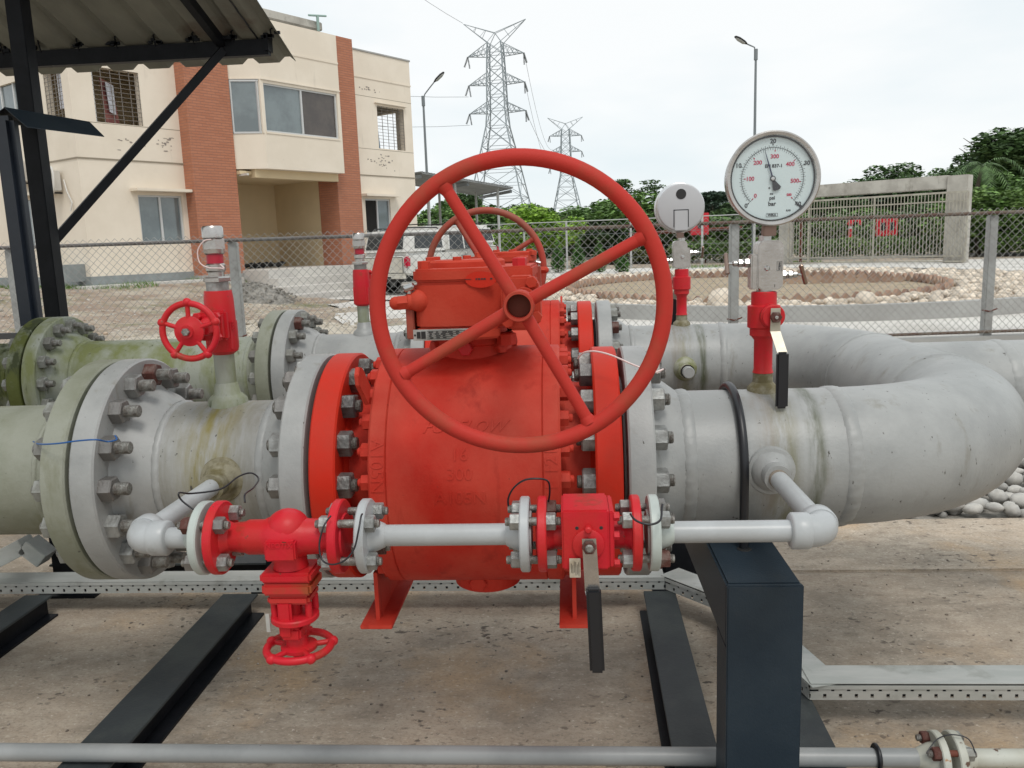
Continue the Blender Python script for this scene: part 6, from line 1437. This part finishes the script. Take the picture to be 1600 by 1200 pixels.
def trunk(H, r, R_, seed=1):
    q = random.Random(seed); m = MB().tube([(0, 0, 0), (.05 * H * q.uniform(-1, 1), 0, H * .3), (.06 * H * q.uniform(-1, 1), .03 * H, H * .6), (0, 0, H * .85)], [r, r * .75, r * .5, r * .15], 8)
    for i in range(7):
        a = q.uniform(0, 6.28); z = H * q.uniform(.3, .65); m.tube([(0, 0, z), (R_ * .35 * math.cos(a), R_ * .35 * math.sin(a), z + H * .12), (R_ * .75 * math.cos(a), R_ * .75 * math.sin(a), z + H * .22)], [r * .4, r * .25, r * .08], 6)
    return m.mesh('trunk', BARK, smooth=60)
protos = []
rr = random.Random(5)
for k, (R_, H, n, lf, mi) in enumerate(((3.6, 8.0, 9000, .2, 0), (4.2, 7.0, 9000, .2, 1), (3.0, 9.0, 8000, .19, 0), (5.0, 8.5, 9000, .24, 4))):
    protos.append((leaves('crown', LEAF[mi], n, lobeset(R_, H, 16, rr), lf, 40 + k, .35), trunk(H, .2, R_, k), R_, H))
    mats2 = LEAF
def tree(px, toppx, Y, k, label, kind_name='tree', wide=1.0, mat_i=None):
    b = onY(px, 380, Y); top = onY(px, toppx, Y).z; cm, tm, R_, H = protos[k]; s_ = max(.2, (top - .2) / (H * .93))
    t = thing(kind_name, label, 'tree', (b.x, b.y, .15), random.uniform(0, 6.28))
    c = link(cm, 'crown', t); q = link(tm, 'trunk', t); t.scale = (s_ * wide, s_ * wide, s_)
    if mat_i is not None:
        c.data = cm.copy() if (k, mat_i) not in MC else MC[(k, mat_i)]; MC[(k, mat_i)] = c.data; c.data.materials[0] = LEAF[mat_i]
    return t
MC = {}
G_ = 'trees of the belt beyond the fence'
TR = [(672, 322, 58, 1, 'mid green bushy tree under the left end of the carport', 1.3), (706, 318, 62, 0, 'dark bushy tree behind the second carport post', 1.2), (745, 322, 60, 1, 'mid green tree under the right part of the carport', 1.3), (722, 288, 85, 2, 'dark tree top showing just above the carport roof', .9),
      (812, 322, 75, 0, 'dark tree between carport and bright bush', 1.3), (840, 312, 85, 2, 'tree with uneven top left of the far tower', 1.1), (880, 330, 95, 3, 'bluish tree at the foot of the far tower', 1.5), (915, 322, 90, 1, 'green tree right of the far tower foot', 1.3), (948, 318, 80, 0, 'dark rounded tree behind the handwheel right side', 1.2),
      (992, 300, 62, 1, 'broad green tree below the tall feathery one', 1.5), (1030, 318, 85, 3, 'hazy tree behind the small gauge', 1.4), (1062, 322, 90, 0, 'dark tree behind the small gauge neck', 1.4), (1108, 306, 100, 3, 'hazy flat topped tree right of the small gauge', 1.0), (1145, 318, 95, 0, 'dark tree left of the large gauge stem', 1.5),
      (1215, 302, 90, 3, 'tree hidden mostly by the large gauge', 1.4), (1275, 296, 80, 0, 'dark tree behind the left part of the gateway beam', 1.6), (1325, 285, 85, 3, 'hazy tree above the gateway beam', 1.4), (1378, 262, 85, 0, 'dome shaped dark tree above the gateway beam', 1.25), (1420, 274, 88, 1, 'tree right of the dome shaped one', 1.0),
      (1470, 266, 80, 0, 'dark tree just left of the gateway right column', 1.0), (1505, 250, 75, 2, 'dark tree behind the gateway right column', 1.2), (1545, 196, 62, 2, 'tall ragged dark tree at the right', 1.0), (1592, 180, 60, 2, 'tall ragged dark tree cut by the right edge', 1.25), (1640, 215, 62, 0, 'dark tree just outside the right edge', 1.1),
      (1560, 262, 50, 1, 'lower mid green tree below the tall ragged trees', 1.1), (1250, 330, 60, 1, 'low green tree behind the gate left part', 1.7), (1340, 325, 58, 1, 'low green tree behind the hydrant', 1.8), (1430, 322, 58, 0, 'low dark tree behind the hose cabinet', 1.8), (1130, 335, 62, 1, 'low green tree behind the red brown pipe', 1.8), (1010, 340, 60, 0, 'low dark tree behind the far fence middle', 1.8), (930, 345, 60, 0, 'low dark tree behind the small conifers', 1.9), (690, 345, 50, 0, 'low dark bush tree behind the pickups', 1.8), (760, 350, 55, 0, 'low dark tree right of the pickups', 2.0), (1190, 335, 60, 0, 'low dark tree behind the large gauge stem', 1.9)]
for px, tp, Y, k, lab, wd in TR: tree(px, tp, Y, k, lab, wide=wd)
tree(846, 318, 44, 1, 'bright yellow green bushy tree left of the far tower foot', wide=1.1, mat_i=2)
for px, w_ in ((1530, 1.0), (1575, 1.1), (1615, 1.0)): tree(px, 292 if px < 1560 else 296, 40, 1, {1530: 'fresh green bush right of the gateway column', 1575: 'fresh green bush behind the right fence post', 1615: 'fresh green bush cut by the right edge'}[px], 'bush', wide=1.25, mat_i=3)
# feathery tall tree with sparse crown
b = onY(994, 380, 75); t = thing('tree', 'tall feathery tree with sparse layered crown behind the handwheel right side', 'tree', (b.x, b.y, .15))
H = onY(994, 284, 75).z; rr = random.Random(11)
lb = [(rr.uniform(-1.6, 1.8), rr.uniform(-1, 1), H * z, rr.uniform(.6, 1.2), rr.uniform(.6, 1.0), .22) for z in (.62, .68, .74, .78, .82, .86, .9, .93, .96, .99) for _ in range(2)]
link(leaves('crown', LEAF[0], 2600, lb, .13, 77, 0), 'crown', t); link(trunk(H, .12, 2.2, 9), 'trunk', t)
b = onY(1112, 380, 95); t = thing('tree', 'umbrella shaped tree on a thin trunk beside the small gauge', 'tree', (b.x, b.y, .15)); H = onY(1112, 302, 95).z
link(leaves('crown', LEAF[4], 1800, [(0, 0, H * .93, 2.0, 1.6, .5), (-.9, 0, H * .84, 1.0, .8, .3), (1.0, 0, H * .86, 1.0, .8, .3)], .2, 78, 0), 'crown', t); link(trunk(H, .12, 1.6, 12), 'trunk', t)
# palm
def palm(px, toppx, Y, label, lean=0):
    b = onY(px, 380, Y); H = onY(px, toppx, Y).z; t = thing('palm_tree', label, 'tree', (b.x, b.y, .15))
    tr = MB().tube([(0, 0, 0), (lean * .5, 0, H * .5), (lean, 0, H * .88)], [.16, .13, .1], 8).obj('trunk', BARK, t, smooth=60); fr = MB(); r = random.Random(int(px))
    for i in range(16):
        a = 2 * PI * i / 16 + r.uniform(-.2, .2); L_ = r.uniform(1.6, 2.3); up_ = r.uniform(.1, .9); P = [Vector((lean + L_ * k * math.cos(a), L_ * k * math.sin(a), H * .88 + L_ * (up_ * k - 1.1 * k * k))) for k in (0, .25, .5, .75, 1)]
        for p, q in zip(P, P[1:]):
            for k in range(5):
                c = p.lerp(q, k / 5); d = (q - p).normalized(); sd_ = d.cross(Vector((0, 0, 1))).normalized()
                for s_ in (-1, 1): e = c + sd_ * s_ * .4 + d * .25 - Vector((0, 0, .18)); fr.add([c, c + d * .07, e], [(0, 1, 2)])
    fr.obj('frond', LEAF[0], t, smooth=0, kind='stuff')
palm(1462, 262, 78, 'small palm with dark fronds left of the gateway right column'); palm(1505, 245, 48, 'leaning palm beside the gateway right column', .8); palm(1408, 258, 84, 'palm top behind the dome shaped tree')
# hedges
def hedge(x0, y0, x1, y1, h, w_, label, seed, m=3, n=9000, lf=.07):
    l = math.hypot(x1 - x0, y1 - y0); r = random.Random(seed); lb = []; k = int(l / .5)
    for i in range(k): f = (i + .5) / k; lb.append((x0 + (x1 - x0) * f, y0 + (y1 - y0) * f + r.uniform(-.1, .1), h * .5 + r.uniform(-.05, .1), .5, w_ / 2, h * .5 * r.uniform(.85, 1.15)))
    o = link(leaves('hedge', LEAF[m], n, lb, lf, seed, .5), 'hedge', None, Matrix.Translation((0, 0, .3))); tag(o, label, 'hedge', kind='stuff'); return o
hedge(5.5, 43.5, 10.5, 41.5, 1.15, 1.4, 'trimmed green hedge between the far fence and the gateway', 1)
hedge(11.5, 43, 20.5, 40.5, 1.0, 1.4, 'trimmed green hedge behind the gate bars', 2, n=14000)
hedge(18.5, 38.5, 26, 35.5, 1.2, 1.5, 'trimmed green hedge with dry lower part right of the gateway', 3, n=14000)
hedge(2.0, 45.5, 6, 44.5, .8, 1.2, 'low dry yellow green hedge behind the small conifers', 4, m=5)
for i, (px, tp) in enumerate(((872, 372), (903, 373), (936, 374), (972, 405))):
    b = onY(px, 400, 36 - i * .5); h = onY(px, tp, b.y).z - .28; t = thing('conifer_sapling', ('slim cypress sapling left end of the row, next to the back handwheel', 'second slim cypress sapling of the row', 'third slim cypress sapling of the row, right of centre', 'shortest cypress sapling at the right of the row')[i], 'sapling', (b.x, b.y, .28), 0, 'cypress saplings beyond the road')
    h = max(h, .9); link(leaves('foliage', mat('cypress_leaves', (.05, .15, .02), (.09, .2, .035), 2, rough=.6, island=.4), 1300, [(0, 0, h * z, .34 * q, .34 * q, h * .16) for z, q in ((.15, .9), (.3, 1), (.45, .85), (.6, .65), (.75, .45), (.9, .25))], .055, 60 + i, .3), 'foliage', t); MB().cyl((0, 0, 0), (0, 0, h * .8), .03, n=8).obj('stem', BARK, t)
# dense low understorey along the belt so no bare horizon shows under the crowns
lb = []; rr = random.Random(31)
for i in range(150): x = -22 + 90 * i / 150; lb.append((x, 70 - x * .25 + rr.uniform(-2, 2), rr.uniform(.6, 1.6), 1.5, 1.5, rr.uniform(1.2, 2.2)))
o = link(leaves('undergrowth', LEAF[0], 26000, lb, .3, 90, .2), 'undergrowth', None); tag(o, 'dark dense undergrowth below the tree belt', 'undergrowth', kind='stuff')
lb = [(x, 240 - x * .2 + rr.uniform(-5, 5), 4, 9, 6, rr.uniform(5, 9)) for x in range(-120, 190, 9)]
o = link(leaves('far_forest', LEAF[4], 30000, lb, 1.1, 91, .3), 'far_forest', None); tag(o, 'far hazy line of woodland along the horizon', 'forest', kind='stuff')
# grass and weeds on the left ground
gm = MB(); rr = random.Random(8)
def grass(cx, cy, rx, ry, n, h):
    for i in range(n):
        a = rr.uniform(0, 6.28); f = rr.random() ** .5; x, y = cx + rx * f * math.cos(a), cy + ry * f * math.sin(a); z = gz(x, y); w_ = .012; d = rr.uniform(0, 6.28); lx, ly = rr.uniform(-.06, .06), rr.uniform(-.06, .06); hh = h * rr.uniform(.5, 1.3)
        gm.add([(x - w_ * math.cos(d), y - w_ * math.sin(d), z), (x + w_ * math.cos(d), y + w_ * math.sin(d), z), (x + lx, y + ly, z + hh)], [(0, 1, 2)])
for px, py, z in ((100, 470, .5), (60, 465, .5), (180, 458, .6), (160, 470, .5), (20, 455, .6), (420, 452, .5), (300, 452, .6)):
    p = onZ(px, py, z); grass(p.x, p.y, 1.5, .8, 900, .1)
p = onZ(1290, 398, .3); grass(6.0, 36.5, 2.0, .8, 500, .15); grass(10, 38.6, 1.6, .7, 500, .15)
o = gm.obj('grass_tufts', LEAF[3], smooth=0); tag(o, 'patches of short green grass on the bare earth by the building', 'grass', kind='stuff')
p = onZ(25, 445, .8); t = thing('shrub', 'leafy green shrub at the far left in front of the building', 'shrub', (p.x, p.y, .6)); link(leaves('foliage', LEAF[1], 2500, [(0, 0, .6, 1.0, .7, .5), (-1.2, .3, .5, .9, .7, .5)], .07, 61, .3), 'foliage', t); MB().cyl((0, 0, -.1), (0, 0, .6), .03, n=8).obj('stem', BARK, t)

# clods and rubble on the bare ground left of the road, grit and litter on the pad
rb = MB(); rr = random.Random(17)
for i in range(1500):
    x, y = rr.uniform(-14, -3.6), rr.uniform(10.8, 20)
    if rr.random() > .25 + .75 * (math.sin(x * 1.3 + 2) * math.sin(y * .9) > -.1): continue
    if x > -3.2 and y > 14: continue
    s_ = rr.uniform(.012, .05); stone_mb(rb, (x, y, gz(x, y) + .2 * s_), s_, .6, (5, 3))
o = rb.obj('earth_rubble', mat('rubble_earth', (.36, .28, .21), (.5, .46, .4), 2, rough=.95, island=.3, world=True), smooth=0); tag(o, 'loose clods and broken rubble scattered on the bare earth beyond the fence', 'rubble', kind='stuff')
gt = MB()
for i in range(900):
    x, y = rr.uniform(-2.6, 2.9), rr.uniform(1.9, 4.4)
    s_ = rr.uniform(.0025, .008); stone_mb(gt, (x, y, s_ * .3), s_, .6, (5, 3))
o = gt.obj('grit', mat('grit', (.16, .13, .1), (.4, .35, .3), 30, rough=.9, island=.4, world=True), smooth=0); tag(o, 'fine dark and pale grit scattered over the concrete pad', 'grit', kind='stuff')
